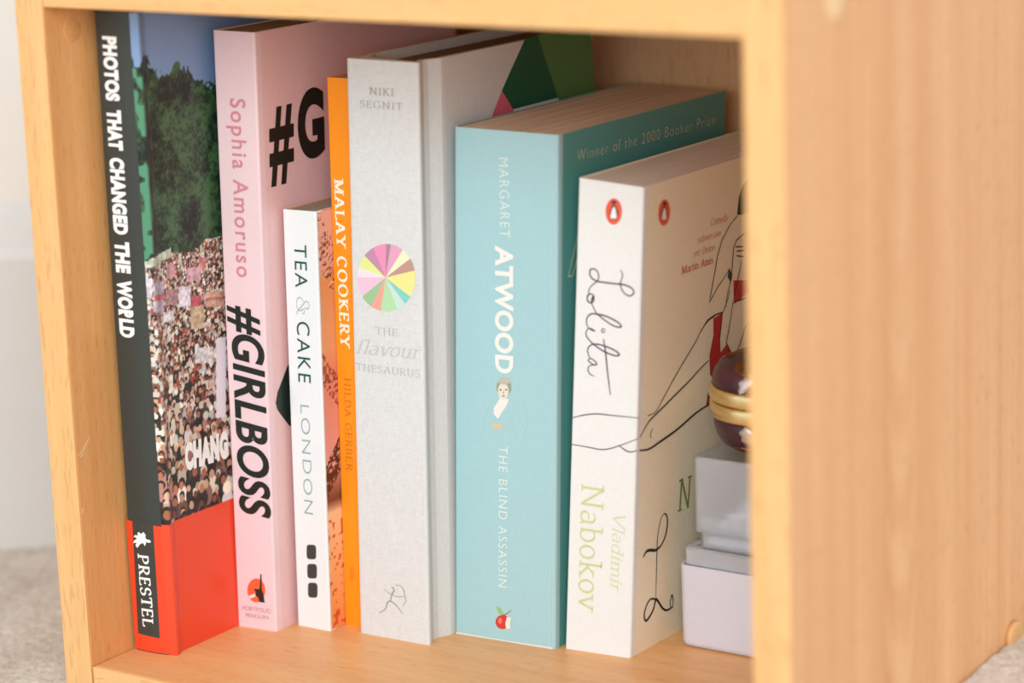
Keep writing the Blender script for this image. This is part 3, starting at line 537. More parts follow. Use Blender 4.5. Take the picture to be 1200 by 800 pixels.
def serif_polys(s, weight):
    x = 0; polys = []
    thin = weight * (0.52 if weight > .12 else 0.6)
    for ch in s:
        adv, strokes, hs, vs = SERIF[ch]
        g = []
        for st in strokes:
            q = dense(st, 0.12); g += ribbon(q, nib(q, weight, thin))
        for (sx, sy) in hs:
            l = weight * .55 + 0.075
            y0 = sy if sy < .5 else sy - thin
            g.append([(sx - l, y0), (sx + l, y0), (sx + l, y0 + thin), (sx - l, y0 + thin)])
        for (sx, sy) in vs:
            g.append([(sx - thin * .6, sy - .1), (sx + thin * .6, sy - .1), (sx + thin * .6, sy + .1), (sx - thin * .6, sy + .1)])
        polys += [[(px + x, py) for px, py in p] for p in g]
        x += adv + (0.16 if weight >= .2 else 0.09 if s.isupper() else 0.02)
    return polys


def sans_polys(s, offset):
    c = bpy.data.curves.new('t', 'FONT'); c.body = s; c.size = 1.0; c.offset = offset; c.resolution_u = 8
    c.space_character = 1.0 + max(0, offset) * 1.6 + (0.2 if offset < 0 or s.startswith('Soph') else 0)
    c.fill_mode = 'FRONT'
    o = bpy.data.objects.new('t', c); COL.objects.link(o)
    dg = bpy.context.evaluated_depsgraph_get()
    me = bpy.data.meshes.new_from_object(o.evaluated_get(dg))
    vs = [(v.co.x, v.co.y) for v in me.vertices]
    polys = [[vs[i] for i in p.vertices] for p in me.polygons]
    bpy.data.objects.remove(o); bpy.data.curves.remove(c); bpy.data.meshes.remove(me)
    return polys


CAP = {}


def text_polys(s, font, weight, slant, p0, p1, height):
    polys = sans_polys(s, weight) if font == 'sans' else serif_polys(s, weight)
    if font == 'sans':
        if weight not in CAP:
            h = [y for p in sans_polys('H', weight) for _, y in p]; CAP[weight] = (min(h), max(h))
        lo, hi = CAP[weight]
    else:
        lo, hi = 0.0, 1.0
    polys = [[(x + slant * (y - lo) * (.72 if font == 'sans' else 1), y) for x, y in p] for p in polys]
    xs = [x for p in polys for x, _ in p]
    x0, x1 = min(xs), max(xs)
    L = math.hypot(p1[0] - p0[0], p1[1] - p0[1])
    dx, dy = (p1[0] - p0[0]) / L, (p1[1] - p0[1]) / L
    out = []
    for p in polys:
        q = []
        for x, y in p:
            a = (x - x0) / (x1 - x0) * L; h = (y - lo) / (hi - lo) * height
            q.append((p0[0] + dx * a - dy * h, p0[1] + dy * a + dx * h))
        out.append(q)
    return out


def spline(pts, n=6):
    if len(pts) < 3: return list(pts)
    out = []
    P = [pts[0]] + list(pts) + [pts[-1]]
    for i in range(1, len(P) - 2):
        p0, p1, p2, p3 = P[i - 1:i + 3]
        for k in range(n):
            t = k / n
            out.append(tuple(0.5 * ((2 * p1[j]) + (-p0[j] + p2[j]) * t + (2 * p0[j] - 5 * p1[j] + 4 * p2[j] - p3[j]) * t * t + (-p0[j] + 3 * p1[j] - 3 * p2[j] + p3[j]) * t ** 3) for j in range(2)))
    out.append(tuple(pts[-1]))
    return out


def print_mesh(name, bk, face, polys, colour, parent, layer=1, label=None):
    vs, fs = [], []
    for p in polys:
        i = len(vs)
        lift = 0.07 + 0.035 * layer + 0.003 * ((len(fs) * 4) % 9)
        for u, v in p: vs.append(face_pt(bk, face, u, v, lift))
        fs.append(tuple(range(i, i + len(p))))
    o = mesh_obj(name, vs, fs, ink(colour), parent)
    if label: o['label'] = label
    return o


def apply_art(bk, root):
    strokes = {}
    for item in ART:
        if item[1] != bk: continue
        if item[0] == 'T':
            _, _, face, s, a, e, ht, font, wt, sl, colour, name, lab = item
            print_mesh(name, bk, face, text_polys(s, font, wt, sl, a, e, ht), colour, root, 4, lab)
        elif item[0] == 'P':
            _, _, face, pts, colour, name, layer, lab = item
            if face == 's' and name in ('red_band', 'publisher_panel'):   # follow the curve of the spine
                (x0, z0), (x1, z1), (x2, z2), (x3, z3) = pts
                N = 8
                polys = []
                for k in range(N):
                    f = lambda t: ((x0 + (x1 - x0) * t, z0 + (z1 - z0) * t), (x3 + (x2 - x3) * t, z3 + (z2 - z3) * t))
                    (a, b), (c, d) = f(k / N), f((k + 1) / N)
                    polys.append([a, c, d, b])
                print_mesh(name, bk, face, polys, colour, root, layer, lab)
            else:
                print_mesh(name, bk, face, [pts], colour, root, layer, lab)
        else:
            _, _, face, pts, w, colour, name, sm, lab = item
            q = spline(pts) if sm else dense(pts, 2.0)
            q = [q[0]] + [b for a, b in zip(q, q[1:]) if math.hypot(a[0] - b[0], a[1] - b[1]) > 1e-4]
            n = len(q)
            ws = [w * (0.55 + 0.45 * math.sin(math.pi * min(1, max(0.08, i / max(1, n - 1))))) for i in range(n)]
            strokes.setdefault((name, tuple(colour), face), []).extend(ribbon(q, ws))
    for (name, colour, face), polys in strokes.items():
        print_mesh(name, bk, face, polys, colour, root, 3)


def raster_print(name, bk, x0, x1, z0, z1, img, parent, mat, lift=0.13):
    """a printed photograph as a fine grid of coloured points; x < 0 lies on the spine, x > 0 on the cover"""
    H, W, _ = img.shape
    b = BOOKS[bk]
    vs = []
    for j in range(H):
        z = z0 + (z1 - z0) * j / (H - 1)
        for i in range(W):
            t = x0 + (x1 - x0) * i / (W - 1)
            if t < 0: vs.append(face_pt(bk, 's', b['w'] + t, z, lift + .02))
            elif t < 0.6:
                a = face_pt(bk, 's', b['w'], z, lift); c = face_pt(bk, 'c', 0.6, z, lift); q = t / .6
                vs.append(tuple(a[k] * (1 - q) + c[k] * q for k in range(3)))
            else: vs.append(face_pt(bk, 'c', t, z, lift))
    idx = np.arange(H * W).reshape(H, W)
    f = np.stack([idx[:-1, :-1], idx[:-1, 1:], idx[1:, 1:], idx[1:, :-1]], -1).reshape(-1, 4)
    me = bpy.data.meshes.new(name)
    me.from_pydata(vs, [], f.tolist())
    ca = me.color_attributes.new('Col', 'FLOAT_COLOR', 'POINT')
    c = img.reshape(-1, 3) / 255.0
    c = np.where(c <= 0.04045, c / 12.92, ((c + 0.055) / 1.055) ** 2.4)
    ca.data.foreach_set('color', np.concatenate([c, np.ones((len(c), 1))], 1).astype(np.float32).ravel())
    me.materials.append(mat)
    o = bpy.data.objects.new(name, me); COL.objects.link(o); o.parent = parent
    return o


# ------------------------------------------------------------------ the setting
def build_setting():
    carpet_m, nt, b = new_mat('carpet_pile')
    n1 = mapped_noise(nt, (300, 300, 300), detail=4, rough=0.7)
    n2 = mapped_noise(nt, (28, 28, 28), detail=2)
    v = math_node(nt, 'ADD', math_node(nt, 'MULTIPLY', n1, 0.7), math_node(nt, 'MULTIPLY', n2, 0.3))
    r = nd(nt, 'ShaderNodeValToRGB')
    r.color_ramp.elements[0].position = 0.32; r.color_ramp.elements[1].position = 0.62
    r.color_ramp.elements[0].color = (*lin((170, 150, 130)), 1); r.color_ramp.elements[1].color = (*lin((222, 208, 192)), 1)
    nt.links.new(v, r.inputs[0]); nt.links.new(r.outputs[0], b.inputs['Base Color'])
    b.inputs['Roughness'].default_value = 0.95
    b.inputs['Sheen Weight'].default_value = 0.2
    bp = nd(nt, 'ShaderNodeBump'); bp.inputs['Strength'].default_value = 0.7; bp.inputs['Distance'].default_value = 0.002
    nt.links.new(n1, bp.inputs['Height']); nt.links.new(bp.outputs[0], b.inputs['Normal'])

    def axis_points(lo, hi, step, far0, far1):
        a = list(np.arange(lo, hi + step, step))
        return [far0, (far0 + lo) / 2, lo - 60] + a + [hi + 60, (hi + far1) / 2, far1]
    xs = sorted(set(axis_points(-330, 520, 4.0, -2500, 2500) + [-14.6, 313.4, -15.6, 314.4]))
    ys = sorted(set(axis_points(-140, 380, 4.0, -2800, 2200) + [-0.6, 256.6]))
    vs = []
    for y in ys:
        for x in xs:
            h = -16.5 + 1.6 * math.sin(x * .11 + 1.3 * math.sin(y * .07)) * math.sin(y * .093 + x * .031) * .5
            if -330 < x < 520 and -140 < y < 380: h += random.uniform(-.9, .9)
            if x >= 313.4:      # the carpet rides up against the side of the bookcase
                k = math.exp(-((x - 313.4) / 95) ** 2) * smooth01((y - 30) / 100)
                h = h * (1 - k) + k * (8.6 + 0.07 * (y - 139)) + k * random.uniform(-.5, .5)
            elif -14.6 < x and -0.6 <= y <= 256.6: h = -22.4
            elif -16 < x < 314 and y < 0: h = min(h, -17)
            vs.append((x * MM, y * MM, h * MM))
    nx = len(xs)
    fs = [(j * nx + i, j * nx + i + 1, (j + 1) * nx + i + 1, (j + 1) * nx + i) for j in range(len(ys) - 1) for i in range(nx - 1)]
    o = mesh_obj('floor', vs, fs, carpet_m, None, True)
    tag(o, 'light beige cut-pile carpet around the bookcase', 'carpet', kind='structure')

    # the wall runs at an angle behind the bookcase
    ang = math.radians(35.5)
    d = Vector((math.cos(ang), math.sin(ang), 0)); nrm = Vector((-d.y, d.x, 0))
    P0 = Vector((-172, 142.5, 0))

    def prism(name, prof, a, bb, mat):
        vs, fs = [], []
        for t in (a, bb):
            for off, z in prof:
                p = P0 + d * t + nrm * off
                vs.append((p.x * MM, p.y * MM, z * MM))
        n = len(prof)
        for i in range(n):
            j = (i + 1) % n
            fs.append((i, j, n + j, n + i))
        fs.append(tuple(range(n))[::-1]); fs.append(tuple(range(n, 2 * n)))
        ob = mesh_obj(name, vs, fs, mat); fix_normals(ob)
        return ob
    wm = paper('wall_paint', (222, 216, 207), 0.85, 0.015, (40, 40, 40), 0.03, 0.2)
    sm = paper('skirting_paint', (206, 202, 196), 0.5, 0.01, (40, 40, 40), 0.02, 0.4)
    w = prism('wall_back', [(14, -60), (14, 2600), (120, 2600), (120, -60)], -2600, 2600, wm)
    tag(w, 'plain white wall behind the bookcase', 'wall', kind='structure')
    s = prism('baseboard_back', [(0, -60), (0, 122), (1.5, 127), (5, 130), (6, 136), (10, 141), (13, 147), (14, 147), (14, -60)], -2600, 2600, sm)
    tag(s, 'white skirting board with a moulded top edge', 'skirting', kind='structure')


# ------------------------------------------------------------------ bookcase
W, H, TH, DEPTH = 298.5, 259.0, 14.0, 247.0


def build_bookcase():
    root = empty('bookcase', (0, 0, 0))
    tag(root, 'small open cube bookcase in pale orange beech veneer, standing on the carpet', 'bookcase')
    ws = wood('beech_upright', 2, (234, 176, 112), (214, 148, 84))
    wr = wood('beech_side_panel', 2, (239, 186, 135), (220, 157, 105), arches=True)
    wx = wood('beech_lengthwise', 0, (242, 188, 126), (226, 160, 100))
    sl = box('side_panel', (-TH, 0, -22), (0, DEPTH + 4, H + 14), ws, root)
    sr = box('side_panel', (W, 0, -22), (W + 14.2, DEPTH + 4, H + 14), wr, root)
    tb = box('top_board', (0.02, 0.3, H), (W - 0.02, DEPTH, H + 14), wx, root)
    bb = box('bottom_board', (0.25, 0.5, -14), (W - 0.02, DEPTH, 0), wx, root, bevel=0.0009)
    box('back_panel', (0.02, DEPTH, -14), (W - 0.02, DEPTH + 4, H + 14), wood('beech_back', 2, (242, 204, 156), (230, 182, 130)), root, bevel=0)
    box('plinth', (0.3, 40, -22), (W - 0.3, 54, -14), wx, root, bevel=0.0003)
    eb = wood('beech_edge_highlight', 2, (242, 195, 134), (228, 172, 108))  # added front strips; the bevel's pale highlight is put into their colour
    ex = wood('beech_edge_highlight_lengthwise', 0, (242, 195, 134), (228, 172, 108))
    box('edge_highlight_band', (-TH + .1, -.5, -22), (-.05, 0.05, H + 14), eb, sl, bevel=.0002)
    box('edge_highlight_band', (W + .05, -.5, -22), (W + 14.1, 0.05, H + 14), eb, sr, bevel=.0002)
    box('edge_highlight_band', (.1, -.15, H + .1), (W - .1, .35, H + 14), ex, tb, bevel=.0002)
    box('edge_highlight_band', (.5, .05, -14), (W - .1, .55, -.2), ex, bb, bevel=.0002)
    sc = ink((240, 210, 172), .7)
    for pts in ([(1.2, 85.6), (4, 87.2), (8.4, 91.8)], [(2, 84.6), (3.6, 85.6)], [(.9, 62), (1.6, 64.5)]):
        vs = []; fs = []
        for q in ribbon(pts, [.25, .6, .3][:len(pts)]):
            i = len(vs); vs += [(.03 * MM, y * MM, z * MM) for y, z in q]; fs.append((i, i + 1, i + 2, i + 3))
        mesh_obj('scratch', vs, fs, sc, sl)
    cap_m = paper('plug_plastic', (216, 164, 108), 0.4, 0.03, (400, 400, 400))
    cap_p = paper('plug_plastic_pale', (240, 200, 150), 0.4, 0.03, (400, 400, 400))

    def plug(y, z, r, x, direction, mat, proud, tilt, parent, lab):
        prof = [(r * .55, -1.2), (r * .97, -1.2) if proud > 1 else (r * .97, -.2), (r, proud * .35), (r * .97, proud * .8), (r * .88, proud), (r * .4, proud * 1.08), (0.3, proud * 1.1)]
        o = lathe('screw_cap', prof, mat, parent, (x * MM, y * MM, z * MM), 40)
        o.rotation_euler = (0, math.radians(90 * direction + tilt), math.radians(-4 if proud > 1 else 0))
        o['label'] = lab
        return o
    plug(173.3, 11.6, 6.2, W + 15.6, 1, cap_m, 1.3, 0, sr, 'round cap standing proud of the side near the carpet')
    plug(33.6, 267.2, 6.0, W + 14.2, 1, cap_p, 0.35, 0, sr, 'pale flush cap near the top corner of the side')
    plug(14.6, 248.8, 4.6, 0.0, 1, ws, 0.15, 0, sl, 'veneered flush cap high on the inside')


# ------------------------------------------------------------------ books
def column_mesh(bk, outline, z0, z1, nz=8, extra=None):
    """vertical prism from an outline in book millimetres, deformed with its book"""
    vs, fs = [], []
    n = len(outline)
    for k in range(nz + 1):
        z = z0 + (z1 - z0) * k / nz
        for (x, y, dx) in outline:
            X, Y, Z = deform(bk, x, y, z)
            vs.append((X + dx * MM, Y, Z))
    for k in range(nz):
        for i in range(n):
            j = (i + 1) % n
            fs.append((k * n + i, k * n + j, (k + 1) * n + j, (k + 1) * n + i))
    fs.append(tuple(range(n))[::-1]); fs.append(tuple(nz * n + i for i in range(n)))
    return vs, fs


def paperback(bk, name, label, spine_col, cover_col, pages_col, rough=0.42, t=0.45, rr=0.9, bump=0.05, back_col=None, pages_drop=0.35):
    b = BOOKS[bk]
    w, d, h = b['w'], b['d'], b['h']
    root = empty(name, (b['x'] * MM, b['y'] * MM, 0))
    tag(root, label, 'book', 'books standing in the bookcase')
    out = [(0, d), (0, d * .5), (0, 12), (0, 5)]
    out += [(rr - rr * math.cos(a), rr - rr * math.sin(a)) for a in [math.pi / 2 * k / 4 for k in range(5)]]
    out += [(w * q, 0) for q in (.2, .35, .5, .65, .8)]
    out += [(w - rr + rr * math.sin(a), rr - rr * math.cos(a)) for a in [math.pi / 2 * k / 4 for k in range(5)]]
    out += [(w, 2.5), (w, 4), (w, 5.5), (w, 7), (w, 12), (w, d * .5), (w, d)]
    inn = [(w - t, d), (w - t, d * .5), (w - t, 12), (w - t, 7), (w - t, 4), (w - t, 1.4), (w - 1.4, t), (w * .5, t), (1.4, t), (t, 1.4), (t, 12), (t, d * .5), (t, d)]
    outline = [(x, y, 0) for x, y in out + inn]
    vs, fs = column_mesh(bk, outline, 0.0, h)
    sm = paper(name + '_spine_card', spine_col, rough, 0.02, (700, 700, 700), bump)
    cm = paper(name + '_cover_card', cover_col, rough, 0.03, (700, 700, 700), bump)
    em = paper(name + '_card_edge', (232, 226, 214), 0.8, 0.04)
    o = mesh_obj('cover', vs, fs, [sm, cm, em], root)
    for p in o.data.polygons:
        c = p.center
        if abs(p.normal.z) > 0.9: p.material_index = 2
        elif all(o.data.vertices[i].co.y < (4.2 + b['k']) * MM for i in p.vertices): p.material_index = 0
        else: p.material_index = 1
    fix_normals(o)
    # page block with slightly uneven sheets on top
    nx = max(8, int(w / 1.1))
    pv, pf = [], []
    x0, x1 = t + .05, w - t - .05
    ys = [t + .3, 2.5, 4, 5.5, 7, 20, d * .5, d - .6]
    tops = [h - pages_drop - random.uniform(0, .28) for _ in range(nx)]
    for i in range(nx):
        xa, xb = x0 + (x1 - x0) * i / nx, x0 + (x1 - x0) * (i + 1) / nx
        for y0_, y1_ in zip(ys, ys[1:]):
            s = len(pv)
            for (x, y, z) in ((xa, y0_, .3), (xb, y0_, .3), (xb, y1_, .3), (xa, y1_, .3), (xa, y0_, tops[i]), (xb, y0_, tops[i]), (xb, y1_, tops[i]), (xa, y1_, tops[i])):
                X, Y, Z = deform(bk, x, max(y, .01), z)
                if b['dip'] and x > w / 2: pass
                pv.append((X, Y, Z))
            pf += [tuple(s + q for q in f) for f in ((0, 3, 2, 1), (4, 5, 6, 7), (0, 1, 5, 4), (2, 3, 7, 6), (1, 2, 6, 5), (3, 0, 4, 7))]
    pg = mesh_obj('page_block', pv, pf, pages_mat(name + '_pages', pages_col), root)
    fix_normals(pg)
    return root


def hardback(bk, name, label):
    b = BOOKS[bk]
    w, d, h = b['w'], b['d'], b['h']
    root = empty(name, (b['x'] * MM, b['y'] * MM, 0))
    tag(root, label, 'book', 'books standing in the bookcase')
    cloth, nt, bs = new_mat('grey_book_cloth')
    L = nt.links.new
    tc = nd(nt, 'ShaderNodeTexCoord')
    hs = []
    for sc_ in ((2600, 2600, 300), (300, 2600, 2600)):
        mp = nd(nt, 'ShaderNodeMapping'); mp.inputs['Scale'].default_value = sc_
        L(tc.outputs['Object'], mp.inputs[0])
        n = nd(nt, 'ShaderNodeTexNoise'); n.inputs['Scale'].default_value = 1.0; n.inputs['Detail'].default_value = 1
        L(mp.outputs[0], n.inputs['Vector']); hs.append(n.outputs[0])
    v = math_node(nt, 'MULTIPLY', math_node(nt, 'ADD', hs[0], hs[1]), 0.5)
    r = nd(nt, 'ShaderNodeValToRGB'); r.color_ramp.elements[0].position = 0.35; r.color_ramp.elements[1].position = 0.65
    r.color_ramp.elements[0].color = (*lin((208, 210, 208)), 1); r.color_ramp.elements[1].color = (*lin((221, 223, 221)), 1)
    L(v, r.inputs[0]); L(r.outputs[0], bs.inputs['Base Color'])
    bs.inputs['Roughness'].default_value = 0.8
    bp = nd(nt, 'ShaderNodeBump'); bp.inputs['Strength'].default_value = 0.25; bp.inputs['Distance'].default_value = 0.0003
    L(v, bp.inputs['Height']); L(bp.outputs[0], bs.inputs['Normal'])
    T = 2.4
    ysr = [1.2, 2.2, 3, 4, 5, 6, 7, 8.5, 10, 12, 14, 15.5, 16.5, 17.5, 30, 80, d]
    out = [(0, y, -hinge(y)) for y in reversed(ysr)]
    out = [(x, y, max(dx, -.35) if dx < 0 else dx) for x, y, dx in out]
    out += [(0.0, .9, 0), (.35, .25, 0), (1.2, 0, 0)] + [(w * q, 0, 0) for q in (.2, .4, .6, .8)] + [(w - 1.2, 0, 0), (w - .35, .25, 0), (w, .9, 0)]
    out += [(w, y, hinge(y)) for y in ysr]
    inn = [(w, y, hinge(y) - T) for y in reversed(ysr[1:])] + [(w - 2.4, T, 0), (w * .5, T, 0), (2.4, T, 0)]
    inn += [(0, y, T - (min(.35, hinge(y)) if hinge(y) > 0 else hinge(y))) for y in ysr[1:]]
    vs, fs = column_mesh(bk, out + inn, 0.0, h)
    o = mesh_obj('cover', vs, fs, cloth, root); fix_normals(o)
    # pages and end bands
    def block(nm, xa, xb, ya, yb, za, zb, mat):
        v8 = [deform(bk, x, y, z) for z in (za, zb) for (x, y) in ((xa, ya), (xb, ya), (xb, yb), (xa, yb))]
        ob = mesh_obj(nm, v8, [(0, 3, 2, 1), (4, 5, 6, 7), (0, 1, 5, 4), (1, 2, 6, 5), (2, 3, 7, 6), (3, 0, 4, 7)], mat, root)
        fix_normals(ob); return ob
    block('page_block', T + 3.2, w - T - 3.2, T + 2.4, d - 4, 3.2, h - 3.2, pages_mat('hardback_pages', (120, 104, 84)))  # dark page tone has the deep shade between the boards painted in
    block('head_band', T + 3, w - T - 3, T + .1, T + 2.3, h - 8, h - 2.2, paper('head_band_silk', (116, 36, 42), 0.6, 0.1, (3000, 500, 500)))
    block('end_paper', w - T - 3.2, w - T + .1, 18, d - 4, 2.6, h - 2.8, paper('end_paper_red', (104, 40, 44), 0.7))
    return root


def smooth_noise(hh, ww, cell):
    g = rng.random((int(hh / cell) + 3, int(ww / cell) + 3))
    yy = np.arange(hh) / cell; xx = np.arange(ww) / cell
    y0 = yy.astype(int); x0 = xx.astype(int)
    fy = (yy - y0)[:, None]; fx = (xx - x0)[None]
    fy = fy * fy * (3 - 2 * fy); fx = fx * fx * (3 - 2 * fx)
    return (g[y0][:, x0] * (1 - fy) * (1 - fx) + g[y0 + 1][:, x0] * fy * (1 - fx) + g[y0][:, x0 + 1] * (1 - fy) * fx + g[y0 + 1][:, x0 + 1] * fy * fx)


def poly_mask(T, Z, pts):
    inside = np.zeros(T.shape, bool)
    n = len(pts)
    for i in range(n):
        x1, y1 = pts[i]; x2, y2 = pts[(i + 1) % n]
        if y1 == y2: continue
        cond = ((Z >= min(y1, y2)) & (Z < max(y1, y2)))
        xi = x1 + (Z - y1) * (x2 - x1) / (y2 - y1)
        inside ^= cond & (T < xi)
    return inside


def crowd_picture():
    res = 0.42
    t0, t1, z0, z1 = -3.2, 62.0, 0.05, BOOKS['P']['h'] - .3
    Wn, Hn = int((t1 - t0) / res), int((z1 - z0) / res)
    T, Z = np.meshgrid(np.linspace(t0, t1, Wn), np.linspace(z0, z1, Hn))
    img = np.zeros((Hn, Wn, 3))
    img[:] = (128, 158, 200)
    img += (smooth_noise(Hn, Wn, 60)[..., None] - .5) * 14
    tree = np.interp(T, [p[0] for p in PHOTO['tree']], [p[1] for p in PHOTO['tree']])
    tree = tree + (smooth_noise(Hn, Wn, 3) - .5) * 4 + (smooth_noise(Hn, Wn, 8) - .5) * 4
    m = Z < tree
    a = smooth_noise(Hn, Wn, 24) * .42 + smooth_noise(Hn, Wn, 7) * .25 + smooth_noise(Hn, Wn, 2.0) * .33
    g = np.clip((a - .32) / .36, 0, 1)[..., None]
    green = np.array((14, 26, 22)) * (1 - g) + np.array((70, 104, 68)) * g
    img[m] = green[m]
    strip = m & (T < .7) & (smooth_noise(Hn, Wn, 7) > .5)
    img[strip] = (82, 146, 112)
    crowd = np.interp(T, [p[0] for p in PHOTO['crowd']], [p[1] for p in PHOTO['crowd']])
    m = Z < crowd
    img[m] = (40, 34, 32)
    shirts = [(240, 236, 230), (236, 230, 214), (38, 36, 34), (30, 34, 32), (52, 44, 40), (232, 226, 224), (214, 204, 206), (196, 176, 172), (150, 110, 100), (84, 70, 64), (60, 64, 60), (206, 150, 140), (226, 214, 190), (128, 84, 70), (190, 196, 200), (44, 40, 40), (180, 70, 64)]
    skin = [(196, 128, 92), (168, 100, 72), (214, 160, 128), (122, 74, 56), (224, 176, 144)]
    hair = [(34, 26, 24), (48, 34, 28), (26, 24, 26), (220, 210, 196)]
    zc = 165.0
    people = []
    while zc > 50:
        size = 0.8 + max(0, (160 - zc) / 105) ** 1.3 * 3.0
        tt = t0 + random.uniform(0, size)
        while tt < t1:
            people.append((tt + random.uniform(-.4, .4) * size, zc + random.uniform(-.6, .6) * size, size * random.uniform(.8, 1.2)))
            tt += size * random.uniform(1.4, 2.2)
        zc -= size * 1.15

    def blob(cx, cz, rx, rz, c):
        i0, i1 = int((cx - rx - t0) / res), int((cx + rx - t0) / res) + 2
        j0, j1 = int((cz - rz - z0) / res), int((cz + rz - z0) / res) + 2
        i0, j0 = max(i0, 0), max(j0, 0); i1, j1 = min(i1, Wn), min(j1, Hn)
        if i0 >= i1 or j0 >= j1: return
        tt_, zz_ = T[j0:j1, i0:i1], Z[j0:j1, i0:i1]
        k = ((tt_ - cx) / rx) ** 2 + ((zz_ - cz) / rz) ** 2 < 1
        k &= zz_ < np.interp(tt_, [p[0] for p in PHOTO['crowd']], [p[1] for p in PHOTO['crowd']]) + 1.5
        img[j0:j1, i0:i1][k] = np.array(c) * random.uniform(.85, 1.08)
    def person(cx, cz, s):
        low = cz < 88
        blob(cx, cz - s * 1.25, s * .85, s * 1.1, random.choice(shirts[2:5] + shirts[8:12] if low and random.random() < .7 else shirts))
        if random.random() < (.06 if low else .22): blob(cx, cz + s * .1, s * .62, s * .6, (236, 228, 208)); return
        blob(cx, cz + s * .12, s * .52, s * .62, random.choice(hair))
        blob(cx + random.uniform(-.12, .12) * s, cz - s * .12, s * .40, s * .48, random.choice(skin))
    for p in [q for q in people if q[1] > 112]: person(*p)
    for pts, c in PHOTO['plac']:
        if min(q[1] for q in pts) < 100: continue
        k = poly_mask(T, Z, pts)
        img[k] = np.array(c) * (0.8 + .35 * smooth_noise(Hn, Wn, 3)[k][:, None])
    for p in [q for q in people if q[1] <= 112]: person(*p)
    for pts, c in PHOTO['plac']:
        if min(q[1] for q in pts) >= 100: continue
        img[poly_mask(T, Z, pts)] = c
    m = Z < 54.3
    img[m] = (238, 76, 42)
    return t0, t1, z0, z1, np.clip(img, 0, 255)


def cake_picture():
    t0, t1, z0, z1 = .9, 60.0, .5, BOOKS['T']['h'] - .6
    res = .5
    Wn, Hn = int((t1 - t0) / res), int((z1 - z0) / res)
    T, Z = np.meshgrid(np.linspace(t0, t1, Wn), np.linspace(z0, z1, Hn))
    k = sorted((v, kk) for kk, v in TEA_Z.items())
    colour = {255: (232, 176, 160), 310: (230, 174, 158), 330: (226, 152, 98), 410: (232, 172, 126), 440: (228, 146, 128), 550: (238, 172, 164), 590: (120, 70, 56), 605: (250, 214, 170), 700: (244, 176, 112), 730: (240, 160, 90)}
    zs = [a for a, _ in k]
    img = np.stack([np.interp(Z, zs, [colour[kk][c] for _, kk in k]) for c in range(3)], -1)
    n = smooth_noise(Hn, Wn, 1.7); n2 = smooth_noise(Hn, Wn, 3.5)
    def band(za, zb, slope, dark, thr):
        zz = Z + slope * T
        m = (zz < za) & (zz > zb) & (n > thr)
        img[m] = np.array(dark) * (.8 + .4 * n2[m][:, None])
    band(TEA_Z[255] + 4, TEA_Z[310] , 1.4, (120, 74, 58), .58)
    band(TEA_Z[255] + 4, TEA_Z[310] , 1.4, (238, 188, 172), .8)
    band(TEA_Z[410] , TEA_Z[440] - 3, 1.2, (150, 82, 66), .5)
    band(TEA_Z[550], TEA_Z[590], -1.1, (88, 46, 40), .35)
    m = (Z < TEA_Z[605]) & (n2 > .78)
    img[m] = (214, 88, 60)
    return t0, t1, z0, z1, np.clip(img, 0, 255)


def build_books():
    # one: tall dark spined paperback of photographs
    r = paperback('P', 'photography_book', 'tall leftmost book with charcoal spine, crowd photograph cover and bright red foot', (60, 65, 61), (120, 150, 190), (205, 196, 180), 0.38, t=.7, rr=1.0)
    raster_print('cover_photograph', 'P', *crowd_picture(), r, photo_mat('printed_photograph', 0.35))
    apply_art('P', r)
    # two: pink paperback
    r = paperback('G', 'pink_paperback', 'pale pink paperback with bold black slanted capitals, second book from the left', (238, 208, 211), (236, 196, 196), (150, 130, 95), 0.45)
    apply_art('G', r)
    # three: short white book with a cake photograph
    r = paperback('T', 'white_recipe_book', 'short white spined recipe book with three dark squares, standing before the pink paperback', (232, 237, 236), (226, 160, 130), (160, 148, 128), 0.4, t=.8, rr=.7)
    raster_print('cover_photograph', 'T', *cake_picture(), r, photo_mat('printed_cake_photograph', 0.35))
    apply_art('T', r)
    # four: thin orange book
    r = paperback('M', 'orange_cookbook', 'thin bright orange book with cream serif capitals, squeezed beside the grey cloth hardback', (252, 148, 22), (250, 146, 24), (190, 160, 140), 0.4, rr=.6)
    apply_art('M', r)
    # five: pale grey cloth hardback
    r = hardback('F', 'cloth_hardback', 'thick pale grey cloth hardback with a multicoloured pie wheel on its spine')
    apply_art('F', r)
    # six: thick light blue paperback
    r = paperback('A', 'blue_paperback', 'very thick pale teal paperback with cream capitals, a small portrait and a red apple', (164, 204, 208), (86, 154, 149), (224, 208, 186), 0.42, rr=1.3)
    apply_art('A', r)
    b = BOOKS['A']
    print_mesh('worn_edge', 'A', 's', ribbon([(.6, .45), (b['w'] * .5, .35), (b['w'] - 1, .45)], [.7, .45, .8]), (226, 226, 214), r, 1)
    print_mesh('crease', 'A', 's', ribbon([(b['w'] - 2.2, 1), (b['w'] - 2.1, b['h'] * .5), (b['w'] - 2.2, b['h'] - 1)], [.35, .3, .35]), (182, 214, 214), r, 1)
    print_mesh('crease', 'A', 'c', ribbon([(5.0, 1), (5.1, b['h'] * .5), (5.0, b['h'] - 1)], [.3, .3, .3]), (120, 180, 174), r, 1)
    # seven: cream paperback with handwriting
    r = paperback('L', 'cream_paperback', 'cream white paperback with handwritten purple title, orange oval emblem and green lettering', (231, 232, 228), (244, 233, 204), (230, 222, 210), 0.42, rr=1.0)
    apply_art('L', r)


